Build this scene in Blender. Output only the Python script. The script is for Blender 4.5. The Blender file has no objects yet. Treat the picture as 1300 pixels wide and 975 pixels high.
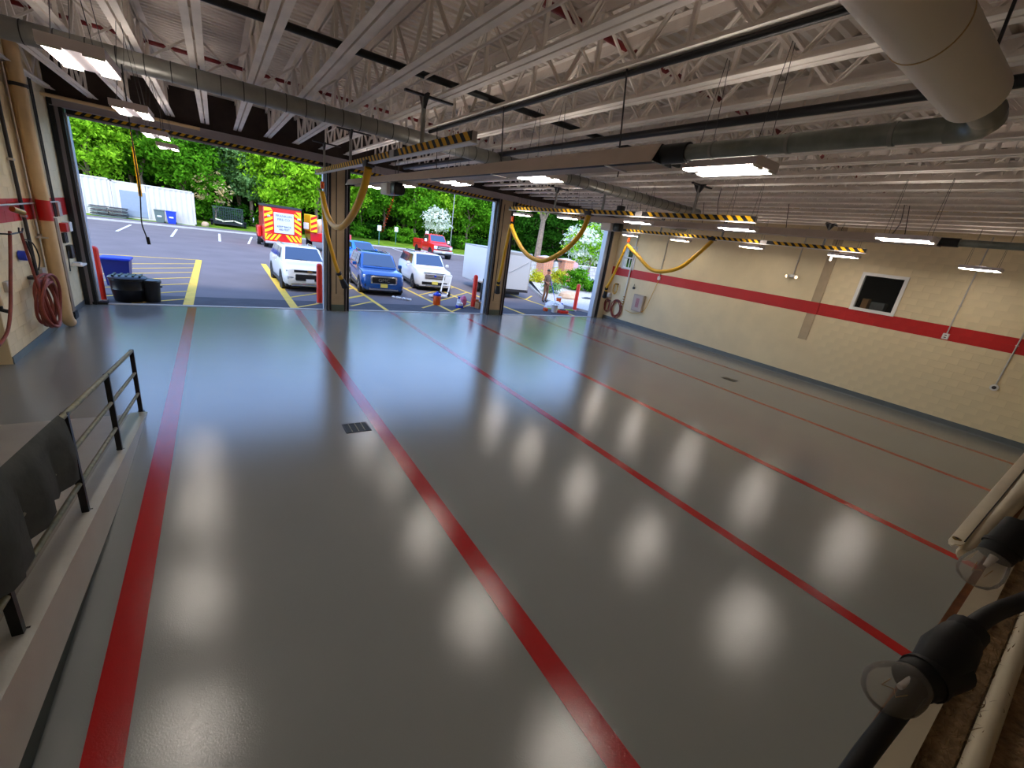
import bpy, bmesh, math, random
from mathutils import Vector, Matrix, Euler

random.seed(7)
PI = math.pi
scene = bpy.context.scene
COL = scene.collection

# ---------------------------------------------------------------- camera, sky, sun, exposure
cam_d = bpy.data.cameras.new('camera')
cam_d.sensor_fit = 'HORIZONTAL'
cam_d.sensor_width = 36.0
cam_d.lens = 532.08 / 1300.0 * 36.0
cam_d.clip_start = 0.05
cam_d.clip_end = 500
cam = bpy.data.objects.new('camera', cam_d)
COL.objects.link(cam)
_R = Vector((0.82808989, -0.54318915, 0.13860981))
_Dn = Vector((-0.06984564, -0.3452979, -0.93589046))
_F = Vector((0.55622722, 0.76532014, -0.32387709))
cam.matrix_world = Matrix(((_R.x, -_Dn.x, -_F.x, 0), (_R.y, -_Dn.y, -_F.y, 0), (_R.z, -_Dn.z, -_F.z, 3.3), (0, 0, 0, 1)))
scene.camera = cam

world = bpy.data.worlds.new('world')
scene.world = world
world.use_nodes = True
wn = world.node_tree
wn.nodes.clear()
w_out = wn.nodes.new('ShaderNodeOutputWorld')
w_bg = wn.nodes.new('ShaderNodeBackground')
w_sky = wn.nodes.new('ShaderNodeTexSky')
w_sky.sky_type = 'NISHITA'
w_sky.sun_disc = False
w_sky.sun_elevation = math.radians(52)
w_sky.sun_rotation = math.radians(200)
w_sky.air_density = 1.0
w_sky.dust_density = 0.7
w_sky.ozone_density = 1.6
w_bg.inputs['Strength'].default_value = 0.44
w_tint = wn.nodes.new('ShaderNodeMix')
w_tint.data_type = 'RGBA'
w_tint.blend_type = 'MULTIPLY'
w_tint.inputs[0].default_value = 1.0
w_tint.inputs[7].default_value = (0.92, 0.98, 1.10, 1)
wn.links.new(w_sky.outputs[0], w_tint.inputs[6])
wn.links.new(w_tint.outputs[2], w_bg.inputs[0])
wn.links.new(w_bg.outputs[0], w_out.inputs[0])

sun_d = bpy.data.lights.new('sun', 'SUN')
sun_d.energy = 1.25
sun_d.angle = math.radians(9)
sun_d.color = (1.0, 0.95, 0.86)
sun = bpy.data.objects.new('sun', sun_d)
COL.objects.link(sun)
sun.rotation_euler = Vector((0.45, 0.60, -1.0)).to_track_quat('-Z', 'Y').to_euler()   # from behind and left of the building

scene.view_settings.view_transform = 'Standard'
scene.view_settings.look = 'None'
scene.view_settings.gamma = 1.0
scene.view_settings.use_curve_mapping = False
scene.cycles.max_bounces = 12
scene.cycles.diffuse_bounces = 7
scene.view_settings.exposure = 0.75
LED = 24.0            # strength of the ceiling lamps' own panels

# ---------------------------------------------------------------- materials
def lin(c):
    return tuple(((x / 255.0) / 12.92 if x / 255.0 <= 0.04045 else ((x / 255.0 + 0.055) / 1.055) ** 2.4) for x in c)

MATS = {}
def mat(name, rgb, rough=0.6, metal=0.0, var=0.0, vscale=6.0, bump=0.0, bscale=40.0, rvar=0.0, emit=None, estr=0.0,
        trans=0.0, coat=0.0, spec=0.5, rgb2=None, alpha=1.0):
    if name in MATS:
        return MATS[name]
    m = bpy.data.materials.new(name)
    m.use_nodes = True
    nt = m.node_tree
    b = nt.nodes['Principled BSDF']
    base = lin(rgb)
    b.inputs['Base Color'].default_value = (*base, 1)
    b.inputs['Roughness'].default_value = rough
    b.inputs['Metallic'].default_value = metal
    b.inputs['Specular IOR Level'].default_value = spec
    b.inputs['Coat Weight'].default_value = coat
    b.inputs['Transmission Weight'].default_value = trans
    b.inputs['Alpha'].default_value = alpha
    if emit:
        b.inputs['Emission Color'].default_value = (*emit, 1)
        b.inputs['Emission Strength'].default_value = estr
    if var > 0 or bump > 0 or rvar > 0 or rgb2:
        tc = nt.nodes.new('ShaderNodeTexCoord')
    if var > 0 or rgb2:
        nz = nt.nodes.new('ShaderNodeTexNoise')
        nz.inputs['Scale'].default_value = vscale
        nz.inputs['Detail'].default_value = 6
        nt.links.new(tc.outputs['Object'], nz.inputs['Vector'])
        rp = nt.nodes.new('ShaderNodeValToRGB')
        rp.color_ramp.elements[0].position = 0.3
        rp.color_ramp.elements[1].position = 0.7
        if rgb2:
            c2 = lin(rgb2)
            rp.color_ramp.elements[0].color = (*base, 1)
            rp.color_ramp.elements[1].color = (*c2, 1)
        else:
            rp.color_ramp.elements[0].color = (*[x * (1 - var) for x in base], 1)
            rp.color_ramp.elements[1].color = (*[min(1, x * (1 + var)) for x in base], 1)
        nt.links.new(nz.outputs['Fac'], rp.inputs['Fac'])
        nt.links.new(rp.outputs['Color'], b.inputs['Base Color'])
    if rvar > 0:
        n3 = nt.nodes.new('ShaderNodeTexNoise')
        n3.inputs['Scale'].default_value = vscale * 0.7
        nt.links.new(tc.outputs['Object'], n3.inputs['Vector'])
        mr = nt.nodes.new('ShaderNodeMapRange')
        mr.inputs['To Min'].default_value = max(0, rough - rvar)
        mr.inputs['To Max'].default_value = rough + rvar
        nt.links.new(n3.outputs['Fac'], mr.inputs['Value'])
        nt.links.new(mr.outputs['Result'], b.inputs['Roughness'])
    if bump > 0:
        n2 = nt.nodes.new('ShaderNodeTexNoise')
        n2.inputs['Scale'].default_value = bscale
        n2.inputs['Detail'].default_value = 3
        nt.links.new(tc.outputs['Object'], n2.inputs['Vector'])
        bp = nt.nodes.new('ShaderNodeBump')
        bp.inputs['Strength'].default_value = bump
        bp.inputs['Distance'].default_value = 0.01
        nt.links.new(n2.outputs['Fac'], bp.inputs['Height'])
        nt.links.new(bp.outputs['Normal'], b.inputs['Normal'])
    MATS[name] = m
    return m

def leaf_mat(name, dark, light, scale=0.9):
    if name in MATS:
        return MATS[name]
    m = bpy.data.materials.new(name)
    m.use_nodes = True
    nt = m.node_tree
    nt.nodes.clear()
    out = nt.nodes.new('ShaderNodeOutputMaterial')
    tc = nt.nodes.new('ShaderNodeTexCoord')
    nz = nt.nodes.new('ShaderNodeTexNoise')
    nz.inputs['Scale'].default_value = scale
    nz.inputs['Detail'].default_value = 8
    nz.inputs['Roughness'].default_value = 0.7
    nt.links.new(tc.outputs['Object'], nz.inputs['Vector'])
    rp = nt.nodes.new('ShaderNodeValToRGB')
    rp.color_ramp.elements[0].position = 0.32
    rp.color_ramp.elements[1].position = 0.68
    rp.color_ramp.elements[0].color = (*lin(dark), 1)
    rp.color_ramp.elements[1].color = (*lin(light), 1)
    nt.links.new(nz.outputs['Fac'], rp.inputs['Fac'])
    d = nt.nodes.new('ShaderNodeBsdfDiffuse')
    t = nt.nodes.new('ShaderNodeBsdfTranslucent')
    mx = nt.nodes.new('ShaderNodeMixShader')
    mx.inputs[0].default_value = 0.42
    nt.links.new(rp.outputs['Color'], d.inputs['Color'])
    nt.links.new(rp.outputs['Color'], t.inputs['Color'])
    nt.links.new(d.outputs[0], mx.inputs[1])
    nt.links.new(t.outputs[0], mx.inputs[2])
    nt.links.new(mx.outputs[0], out.inputs['Surface'])
    MATS[name] = m
    return m

def glass_mat(name, rgb, rough=0.05, haze=0.05):
    """thin clear glass: see-through, glossier towards the rim, with a faint film of dust"""
    if name in MATS:
        return MATS[name]
    m = bpy.data.materials.new(name)
    m.use_nodes = True
    nt = m.node_tree
    nt.nodes.clear()
    out = nt.nodes.new('ShaderNodeOutputMaterial')
    tr = nt.nodes.new('ShaderNodeBsdfTransparent')
    tr.inputs['Color'].default_value = (*lin(rgb), 1)
    gl = nt.nodes.new('ShaderNodeBsdfGlossy')
    gl.inputs['Roughness'].default_value = rough
    df = nt.nodes.new('ShaderNodeBsdfDiffuse')
    df.inputs['Color'].default_value = (0.8, 0.78, 0.74, 1)
    fr = nt.nodes.new('ShaderNodeFresnel')
    fr.inputs['IOR'].default_value = 1.16
    mx = nt.nodes.new('ShaderNodeMixShader')
    mx2 = nt.nodes.new('ShaderNodeMixShader')
    mx2.inputs[0].default_value = haze
    nt.links.new(fr.outputs[0], mx.inputs[0])
    nt.links.new(tr.outputs[0], mx.inputs[1])
    nt.links.new(gl.outputs[0], mx.inputs[2])
    nt.links.new(mx.outputs[0], mx2.inputs[1])
    nt.links.new(df.outputs[0], mx2.inputs[2])
    nt.links.new(mx2.outputs[0], out.inputs['Surface'])
    MATS[name] = m
    return m

M = dict(
    cream=mat('cream_paint', (226, 208, 170), 0.55, var=0.05, vscale=1.3, bump=0.12, bscale=90),
    red_paint=mat('red_band_paint', (188, 22, 20), 0.45, var=0.06, vscale=2, bump=0.1, bscale=90),
    base_grey=mat('grey_base_paint', (92, 98, 100), 0.4, var=0.08, vscale=3),
    deck=mat('roof_deck_paint', (226, 218, 210), 0.7, var=0.10, vscale=1.5),
    joist=mat('joist_paint', (238, 230, 223), 0.6, var=0.10, vscale=2.5),
    dark_steel=mat('dark_steel', (52, 50, 52), 0.5, 0.3, var=0.15, vscale=3),
    beam=mat('header_beam_paint', (158, 150, 156), 0.5, 0.1, var=0.12, vscale=2),
    shade_toned_brick=mat('shade_toned_upper_wall', (58, 46, 42), 0.8, var=0.25, vscale=4),  # brown wall, darkened in its colour to stand for the shade up there
    beige_steel=mat('beige_column_paint', (182, 162, 132), 0.55, var=0.08, vscale=3),
    jamb_white=mat('galvanised_jamb', (196, 202, 214), 0.45, 0.25),
    galv=mat('galvanised_duct', (150, 150, 146), 0.42, 0.55, var=0.10, vscale=5, rvar=0.1),
    galv_dark=mat('weathered_flue', (132, 138, 132), 0.4, 0.75, var=0.22, vscale=7, rvar=0.12),
    white_flue=mat('painted_flue', (246, 238, 230), 0.5, var=0.03, vscale=2),
    black=mat('black_rubber', (18, 18, 19), 0.6),
    black_gloss=mat('black_plastic', (16, 16, 18), 0.35),
    black_metal=mat('black_rail_paint', (24, 24, 26), 0.45, 0.2),
    yellow=mat('hazard_yellow', (232, 178, 14), 0.5),
    hose_yellow=mat('yellow_hose', (212, 160, 8), 0.5, bump=0.3, bscale=60),
    alu=mat('aluminium', (190, 184, 180), 0.4, 0.5),
    white=mat('white_plastic', (230, 228, 226), 0.45),
    led_body=mat('lamp_housing', (224, 214, 220), 0.5),
    hood=mat('heater_hood', (206, 190, 178), 0.38, 0.35, var=0.04),
    red_pipe=mat('red_sprinkler_pipe', (120, 18, 22), 0.5),
    orange=mat('orange_plastic', (226, 88, 18), 0.45),
    brass=mat('brass', (176, 138, 74), 0.35, 0.8),
    hose_red=mat('red_brown_hose', (132, 58, 46), 0.6, var=0.15, vscale=8),
    beige_pipe=mat('beige_pipe', (214, 184, 140), 0.5, var=0.05),
    wood=mat('brown_wood', (128, 74, 34), 0.55, var=0.3, vscale=30),
    trim_cream=mat('cream_board', (236, 224, 196), 0.5, var=0.05, vscale=12),
    dust=mat('dusty_ledge', (156, 128, 94), 0.95, var=0.45, vscale=55, bump=0.8, bscale=120),
    tarp=mat('black_tarp', (46, 48, 46), 0.75, var=0.3, vscale=7, bump=0.4, bscale=14),
    rail_worn=mat('worn_rail_paint', (118, 112, 88), 0.5, 0.2, var=0.35, vscale=14),
    conc=mat('concrete', (186, 180, 172), 0.85, var=0.12, vscale=3, bump=0.2, bscale=40),
    tyre=mat('tyre', (22, 22, 23), 0.85),
    rim=mat('alloy_rim', (176, 178, 182), 0.3, 0.8),
    car_glass=mat('car_glass', (40, 62, 92), 0.06, spec=1.0, coat=0.6),
    side_glass=mat('car_side_glass', (38, 46, 44), 0.08, spec=0.8),
    chrome=mat('chrome', (210, 212, 216), 0.16, 0.95),
    plate_y=mat('number_plate', (226, 208, 96), 0.5),
    plate_w=mat('white_plate', (224, 226, 228), 0.5),
    lamp_lens=mat('headlamp_lens', (206, 212, 220), 0.12, coat=1.0),
    bollard=mat('red_bollard_sleeve', (250, 56, 38), 0.4),
    line_y=mat('yellow_road_paint', (232, 190, 66), 0.7, var=0.08, vscale=4),
    line_w=mat('white_road_paint', (232, 230, 226), 0.7),
    blue_bin=mat('blue_bin_plastic', (24, 58, 196), 0.4),
    green_bin=mat('grey_green_bin', (92, 106, 98), 0.45),
    cardboard=mat('cardboard', (186, 138, 92), 0.8),
    skin=mat('skin', (150, 98, 72), 0.6),
    shirt=mat('brown_shirt', (96, 72, 58), 0.85),
    pants=mat('brown_trousers', (112, 74, 48), 0.85),
    hair=mat('dark_hair', (28, 22, 18), 0.7),
    shoe=mat('dark_shoe', (34, 30, 28), 0.7),
    bark=mat('tree_bark', (128, 108, 90), 0.9, var=0.3, vscale=5, bump=0.5, bscale=20),
    brick=mat('pillar_brick', (204, 138, 104), 0.8, var=0.2, vscale=10),
    stone=mat('grey_stone', (168, 164, 160), 0.85, var=0.2, vscale=4),
    rock=mat('boulder_rock', (196, 164, 134), 0.9, var=0.18, vscale=3, bump=0.6, bscale=8),
)
M['leaf_a'] = leaf_mat('leaf_mid_green', (38, 92, 16), (124, 190, 44))
M['leaf_b'] = leaf_mat('leaf_bright_green', (74, 138, 14), (186, 232, 60))
M['leaf_c'] = leaf_mat('leaf_grey_green', (58, 98, 40), (150, 190, 118))
M['leaf_d'] = leaf_mat('leaf_dark_green', (18, 48, 12), (62, 116, 30))
M['leaf_y'] = leaf_mat('leaf_yellow', (150, 160, 20), (232, 222, 70))
M['petal'] = leaf_mat('petal_white', (206, 214, 190), (250, 248, 240))
M['petal_pink'] = leaf_mat('petal_cream', (190, 150, 90), (240, 220, 170))
led_m = mat('led_panel', (255, 255, 255), 0.5, emit=(1.0, 0.90, 0.79), estr=LED)
up_m = mat('added_uplight_fill', (255, 255, 255), 0.5, emit=(1.0, 0.90, 0.79), estr=LED * 0.33)  # added upward fill to brighten the roof, not part of the real lamps

# ---------------------------------------------------------------- mesh builder
class MB:
    def __init__(s):
        s.v = []; s.f = []; s.mi = []; s.cur = 0
    def add(s, vs, fs):
        o = len(s.v)
        s.v += [tuple(p) for p in vs]
        s.f += [tuple(i + o for i in f) for f in fs]
        s.mi += [s.cur] * len(fs)
        return s
    def box(s, x0, x1, y0, y1, z0, z1):
        return s.add([(x0, y0, z0), (x1, y0, z0), (x1, y1, z0), (x0, y1, z0), (x0, y0, z1), (x1, y0, z1), (x1, y1, z1), (x0, y1, z1)],
                     [(3, 2, 1, 0), (4, 5, 6, 7), (0, 1, 5, 4), (1, 2, 6, 5), (2, 3, 7, 6), (3, 0, 4, 7)])
    def cbox(s, c, d, rot=None):
        hx, hy, hz = d[0] / 2, d[1] / 2, d[2] / 2
        pts = [Vector(p) for p in ((-hx, -hy, -hz), (hx, -hy, -hz), (hx, hy, -hz), (-hx, hy, -hz), (-hx, -hy, hz), (hx, -hy, hz), (hx, hy, hz), (-hx, hy, hz))]
        if rot is not None:
            r = Euler(rot).to_matrix()
            pts = [r @ p for p in pts]
        c = Vector(c)
        return s.add([p + c for p in pts], [(3, 2, 1, 0), (4, 5, 6, 7), (0, 1, 5, 4), (1, 2, 6, 5), (2, 3, 7, 6), (3, 0, 4, 7)])
    def rbox(s, x0, x1, y0, y1, z0, z1, b=0.02):
        """box with chamfered edges on all sides"""
        bm = bmesh.new()
        bmesh.ops.create_cube(bm, size=1)
        for v in bm.verts:
            v.co = Vector(((x0 + x1) / 2 + v.co.x * (x1 - x0), (y0 + y1) / 2 + v.co.y * (y1 - y0), (z0 + z1) / 2 + v.co.z * (z1 - z0)))
        bmesh.ops.bevel(bm, geom=list(bm.edges), offset=b, segments=2, affect='EDGES', profile=0.5)
        bm.verts.index_update()
        s.add([v.co.copy() for v in bm.verts], [[v.index for v in f.verts] for f in bm.faces])
        bm.free()
        return s
    def bar(s, a, b, w, h, up=(0, 0, 1)):
        """rectangular bar from a to b, w across, h along up"""
        a = Vector(a); b = Vector(b)
        d = (b - a).normalized()
        u = Vector(up)
        if abs(d.dot(u)) > 0.98:
            u = Vector((0, 1, 0))
        r = d.cross(u).normalized()
        u = r.cross(d).normalized()
        vs = []
        for p in (a, b):
            for sx, sz in ((-1, -1), (1, -1), (1, 1), (-1, 1)):
                vs.append(p + r * (sx * w / 2) + u * (sz * h / 2))
        return s.add(vs, [(0, 1, 2, 3), (7, 6, 5, 4), (0, 4, 5, 1), (1, 5, 6, 2), (2, 6, 7, 3), (3, 7, 4, 0)])
    def cyl(s, a, b, r, n=12, r2=None, caps=True):
        a = Vector(a); b = Vector(b)
        r2 = r if r2 is None else r2
        d = (b - a).normalized()
        u = Vector((0, 0, 1)) if abs(d.z) < 0.9 else Vector((1, 0, 0))
        x = d.cross(u).normalized(); y = d.cross(x).normalized()
        vs = []
        for p, rr in ((a, r), (b, r2)):
            for i in range(n):
                t = 2 * PI * i / n
                vs.append(p + x * (rr * math.cos(t)) + y * (rr * math.sin(t)))
        fs = [(i, (i + 1) % n, n + (i + 1) % n, n + i) for i in range(n)]
        if caps:
            fs += [tuple(range(n - 1, -1, -1)), tuple(range(n, 2 * n))]
        return s.add(vs, fs)
    def tube(s, pts, r, n=8, closed=False, radii=None):
        pts = [Vector(p) for p in pts]
        k = len(pts)
        vs = []; prev = None
        for i, p in enumerate(pts):
            if closed:
                d = (pts[(i + 1) % k] - pts[i - 1]).normalized()
            else:
                d = (pts[min(i + 1, k - 1)] - pts[max(i - 1, 0)]).normalized()
            if prev is None:
                u = Vector((0, 0, 1)) if abs(d.z) < 0.9 else Vector((1, 0, 0))
                x = d.cross(u).normalized()
            else:
                x = (prev - d * prev.dot(d)).normalized()
            prev = x
            y = d.cross(x).normalized()
            rr = radii[i] if radii else r
            for j in range(n):
                t = 2 * PI * j / n
                vs.append(p + x * (rr * math.cos(t)) + y * (rr * math.sin(t)))
        fs = []
        m = k if closed else k - 1
        for i in range(m):
            a = i * n; b = ((i + 1) % k) * n
            for j in range(n):
                fs.append((a + j, a + (j + 1) % n, b + (j + 1) % n, b + j))
        if not closed:
            fs += [tuple(range(n - 1, -1, -1)), tuple(range((k - 1) * n, k * n))]
        return s.add(vs, fs)
    def loft(s, rings, caps=True, closed=True):
        n = len(rings[0]); vs = [p for r in rings for p in r]; fs = []
        for i in range(len(rings) - 1):
            a = i * n; b = a + n
            for j in range(n if closed else n - 1):
                fs.append((a + j, a + (j + 1) % n, b + (j + 1) % n, b + j))
        if caps:
            fs += [tuple(range(n - 1, -1, -1)), tuple(range((len(rings) - 1) * n, len(rings) * n))]
        return s.add(vs, fs)
    def lathe(s, prof, c=(0, 0, 0), axis='z', n=16):
        c = Vector(c); vs = []; fs = []
        for (r, h) in prof:
            for i in range(n):
                t = 2 * PI * i / n
                a, b = r * math.cos(t), r * math.sin(t)
                vs.append(c + (Vector((a, b, h)) if axis == 'z' else Vector((h, a, b)) if axis == 'x' else Vector((b, h, a))))
        for k in range(len(prof) - 1):
            for i in range(n):
                fs.append((k * n + i, k * n + (i + 1) % n, (k + 1) * n + (i + 1) % n, (k + 1) * n + i))
        fs += [tuple(range(n - 1, -1, -1)), tuple(range((len(prof) - 1) * n, len(prof) * n))]
        return s.add(vs, fs)
    def prism(s, poly, axis, a, b):
        """poly in the two other axes (order x,y,z), extruded along axis from a to b"""
        def P(p, t):
            if axis == 'x': return (t, p[0], p[1])
            if axis == 'y': return (p[0], t, p[1])
            return (p[0], p[1], t)
        n = len(poly)
        vs = [P(p, a) for p in poly] + [P(p, b) for p in poly]
        fs = [tuple(range(n - 1, -1, -1)), tuple(range(n, 2 * n))] + [(i, (i + 1) % n, n + (i + 1) % n, n + i) for i in range(n)]
        return s.add(vs, fs)
    def blob(s, c, r, seg=10, rings=6, jit=0.0, rnd=None, flat=None):
        c = Vector(c)
        rx, ry, rz = r if hasattr(r, '__len__') else (r, r, r)
        vs = [c + Vector((0, 0, -rz))]; fs = []
        for i in range(1, rings):
            ph = -PI / 2 + PI * i / rings
            for j in range(seg):
                th = 2 * PI * j / seg
                k = 1 + (rnd.uniform(-jit, jit) if rnd else 0)
                z = math.sin(ph) * rz * k
                if flat is not None: z = max(z, flat)
                vs.append(c + Vector((math.cos(ph) * math.cos(th) * rx * k, math.cos(ph) * math.sin(th) * ry * k, z)))
        vs.append(c + Vector((0, 0, rz)))
        for j in range(seg):
            fs.append((0, 1 + (j + 1) % seg, 1 + j))
            for i in range(rings - 2):
                a = 1 + i * seg; b = a + seg
                fs.append((a + j, a + (j + 1) % seg, b + (j + 1) % seg, b + j))
            a = 1 + (rings - 2) * seg
            fs.append((a + j, a + (j + 1) % seg, len(vs) - 1))
        return s.add(vs, fs)
    def mesh(s, name, mats, off=(0, 0, 0), smooth=False):
        me = bpy.data.meshes.new(name)
        o = Vector(off)
        me.from_pydata([tuple(Vector(p) - o) for p in s.v], [], s.f)
        for m in (mats if isinstance(mats, (list, tuple)) else [mats]):
            me.materials.append(m)
        if isinstance(mats, (list, tuple)) and len(mats) > 1:
            me.polygons.foreach_set('material_index', s.mi)
        bm = bmesh.new(); bm.from_mesh(me)
        bmesh.ops.recalc_face_normals(bm, faces=bm.faces)
        bm.to_mesh(me); bm.free()
        if smooth:
            me.polygons.foreach_set('use_smooth', [True] * len(me.polygons))
            try:
                me.set_sharp_from_angle(angle=math.radians(40))
            except Exception:
                pass
        me.update()
        return me
    def build(s, name, mats, parent=None, label=None, cat=None, group=None, kind=None, smooth=False, local=False):
        if parent is None:
            xs = [p[0] for p in s.v]; ys = [p[1] for p in s.v]; zs = [p[2] for p in s.v]
            off = Vector(((min(xs) + max(xs)) / 2, (min(ys) + max(ys)) / 2, min(zs)))
        else:
            off = Vector((0, 0, 0)) if local else wloc(parent)
        o = bpy.data.objects.new(name, s.mesh(name, mats, off, smooth))
        COL.objects.link(o)
        if parent is None:
            o.location = off
        else:
            o.parent = parent
        tag(o, label, cat, group, kind)
        return o

def wloc(o):
    v = Vector((0, 0, 0))
    while o is not None:
        v = v + Vector(o.location); o = o.parent
    return v

def tag(o, label=None, cat=None, group=None, kind=None):
    if label: o['label'] = label
    if cat: o['category'] = cat
    if group: o['group'] = group
    if kind: o['kind'] = kind
    return o

def thing(name, label, cat, loc=(0, 0, 0), rz=0.0, group=None, kind=None):
    o = bpy.data.objects.new(name, None)
    o.empty_display_size = 0.1
    COL.objects.link(o)
    o.location = loc
    o.rotation_euler = (0, 0, rz)
    return tag(o, label, cat, group, kind)

def inst(name, me, parent, loc=(0, 0, 0), rot=(0, 0, 0), scale=None):
    """a part that shares mesh data"""
    o = bpy.data.objects.new(name, me)
    COL.objects.link(o)
    o.parent = parent
    o.location = loc
    o.rotation_euler = rot
    if scale: o.scale = scale
    return o

def copy_tree(o, parent=None):
    c = o.copy(); COL.objects.link(c); c.parent = parent
    for ch in list(o.children):
        copy_tree(ch, c)
    return c

def text_part(txt, name, m, parent, loc, size, rot=(PI / 2, 0, 0), extrude=0.004, sx=1.0):
    cu = bpy.data.curves.new(name, 'FONT')
    cu.body = txt; cu.size = size; cu.align_x = 'CENTER'; cu.align_y = 'CENTER'; cu.extrude = extrude
    tmp = bpy.data.objects.new(name, cu); COL.objects.link(tmp)
    dg = bpy.context.evaluated_depsgraph_get()
    me = bpy.data.meshes.new_from_object(tmp.evaluated_get(dg))
    bpy.data.objects.remove(tmp)
    me.materials.clear(); me.materials.append(m)
    o = inst(name, me, parent, loc, rot, (sx, 1, 1))
    return o

def smooth_path(pts, per=6):
    """Catmull-Rom through points"""
    P = [Vector(p) for p in pts]; out = []
    for i in range(len(P) - 1):
        p0 = P[max(i - 1, 0)]; p1 = P[i]; p2 = P[i + 1]; p3 = P[min(i + 2, len(P) - 1)]
        for k in range(per):
            t = k / per
            out.append(0.5 * ((2 * p1) + (p2 - p0) * t + (2 * p0 - 5 * p1 + 4 * p2 - p3) * t * t + (3 * p1 - p0 - 3 * p2 + p3) * t ** 3))
    out.append(P[-1])
    return out

ORD = ['first', 'second', 'third', 'fourth', 'fifth', 'sixth', 'seventh', 'eighth', 'ninth', 'tenth', 'eleventh', 'twelfth', 'thirteenth',
       'fourteenth', 'fifteenth', 'sixteenth', 'seventeenth', 'eighteenth', 'nineteenth', 'twentieth', 'twenty-first', 'twenty-second',
       'twenty-third', 'twenty-fourth', 'twenty-fifth', 'twenty-sixth', 'twenty-seventh', 'twenty-eighth']

# ---------------------------------------------------------------- main dimensions (metres; camera stands at x=0, y=0, z=3.3)
D = 15.954       # inner face of the door wall
XR = 16.948      # right wall
XL = -3.156      # left wall
ZJ = 5.10        # underside of joists
ZD = 5.83        # underside of roof deck
# ================================================================ THE HALL
# ---- floor: glossy grey epoxy with orange-peel relief
fm = bpy.data.materials.new('epoxy_floor'); fm.use_nodes = True
nt = fm.node_tree; b = nt.nodes['Principled BSDF']
tc = nt.nodes.new('ShaderNodeTexCoord')
n1 = nt.nodes.new('ShaderNodeTexNoise'); n1.inputs['Scale'].default_value = 0.6; n1.inputs['Detail'].default_value = 5
rp = nt.nodes.new('ShaderNodeValToRGB')
rp.color_ramp.elements[0].color = (*lin((118, 121, 120)), 1); rp.color_ramp.elements[1].color = (*lin((130, 133, 132)), 1)
n2 = nt.nodes.new('ShaderNodeTexNoise'); n2.inputs['Scale'].default_value = 95; n2.inputs['Detail'].default_value = 4
n3 = nt.nodes.new('ShaderNodeTexNoise'); n3.inputs['Scale'].default_value = 2.2; n3.inputs['Detail'].default_value = 3
ad = nt.nodes.new('ShaderNodeMath'); ad.operation = 'MULTIPLY_ADD'; ad.inputs[1].default_value = 0.9
bp = nt.nodes.new('ShaderNodeBump'); bp.inputs['Strength'].default_value = 0.105; bp.inputs['Distance'].default_value = 0.01
for a_, b_ in ((tc.outputs['Object'], n1.inputs['Vector']), (tc.outputs['Object'], n2.inputs['Vector']), (tc.outputs['Object'], n3.inputs['Vector']),
               (n1.outputs['Fac'], rp.inputs['Fac']), (rp.outputs['Color'], b.inputs['Base Color']), (n3.outputs['Fac'], ad.inputs[0]),
               (n2.outputs['Fac'], ad.inputs[2]), (ad.outputs[0], bp.inputs['Height']), (bp.outputs['Normal'], b.inputs['Normal'])):
    nt.links.new(a_, b_)
b.inputs['Roughness'].default_value = 0.145
b.inputs['Specular IOR Level'].default_value = 0.75
M['floor'] = fm
# the red stripes carry the same clear coat
rm = fm.copy(); rm.name = 'red_floor_stripe'
for n in rm.node_tree.nodes:
    if n.type == 'VALTORGB':
        n.color_ramp.elements[0].color = (*lin((148, 10, 14)), 1); n.color_ramp.elements[1].color = (*lin((170, 14, 18)), 1)
M['floor_red'] = rm

floor = MB().box(-8.0, XR, -3.0, 16.12, -0.2, 0.0).build('floor', M['floor'], label='glossy grey epoxy garage floor with red lane stripes', kind='structure')
MB().box(-3.3, XR, 16.0, 16.16, -0.2, 0.012).build('threshold', M['conc'], floor)
for i, (x, w, y0, y1) in enumerate([(-0.80, 0.21, 0.0, 15.85), (2.059, 0.21, 0.0, 15.85), (5.351, 0.16, 0.0, 15.85), (8.226, 0.16, 0.0, 15.0), (12.12, 0.14, 0.0, 15.85), (15.03, 0.14, 0.0, 15.85)]):
    MB().box(x - w / 2, x + w / 2, y0, y1, -0.01, 0.003).build('lane_stripe', M['floor_red'], floor)

def floor_drain(x, y, w, l, label):
    t = thing('floor_drain', label, 'drain', (x, y, 0), 0.0, 'floor drains')
    fr = MB()
    fr.box(x - w / 2, x + w / 2, y - l / 2, y - l / 2 + 0.025, 0.001, 0.008).box(x - w / 2, x + w / 2, y + l / 2 - 0.025, y + l / 2, 0.001, 0.008)
    fr.box(x - w / 2, x - w / 2 + 0.025, y - l / 2, y + l / 2, 0.001, 0.008).box(x + w / 2 - 0.025, x + w / 2, y - l / 2, y + l / 2, 0.001, 0.008)
    fr.build('frame', M['dark_steel'], t)
    MB().box(x - w / 2 + .02, x + w / 2 - .02, y - l / 2 + .02, y + l / 2 - .02, 0.0, 0.004).build('pit', M['black'], t)
    for k in (-1, 0, 1):
        MB().box(x + k * w / 4 - 0.008, x + k * w / 4 + 0.008, y - l / 2 + .02, y + l / 2 - .02, 0.003, 0.009).build('grate_bar', M['rail_worn'], t)
floor_drain(1.69, 6.5, 0.40, 0.34, 'square grated floor drain left of the second red stripe')
floor_drain(13.48, 6.66, 0.30, 0.42, 'small grated floor drain between the two stripes nearest the right wall')

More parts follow.
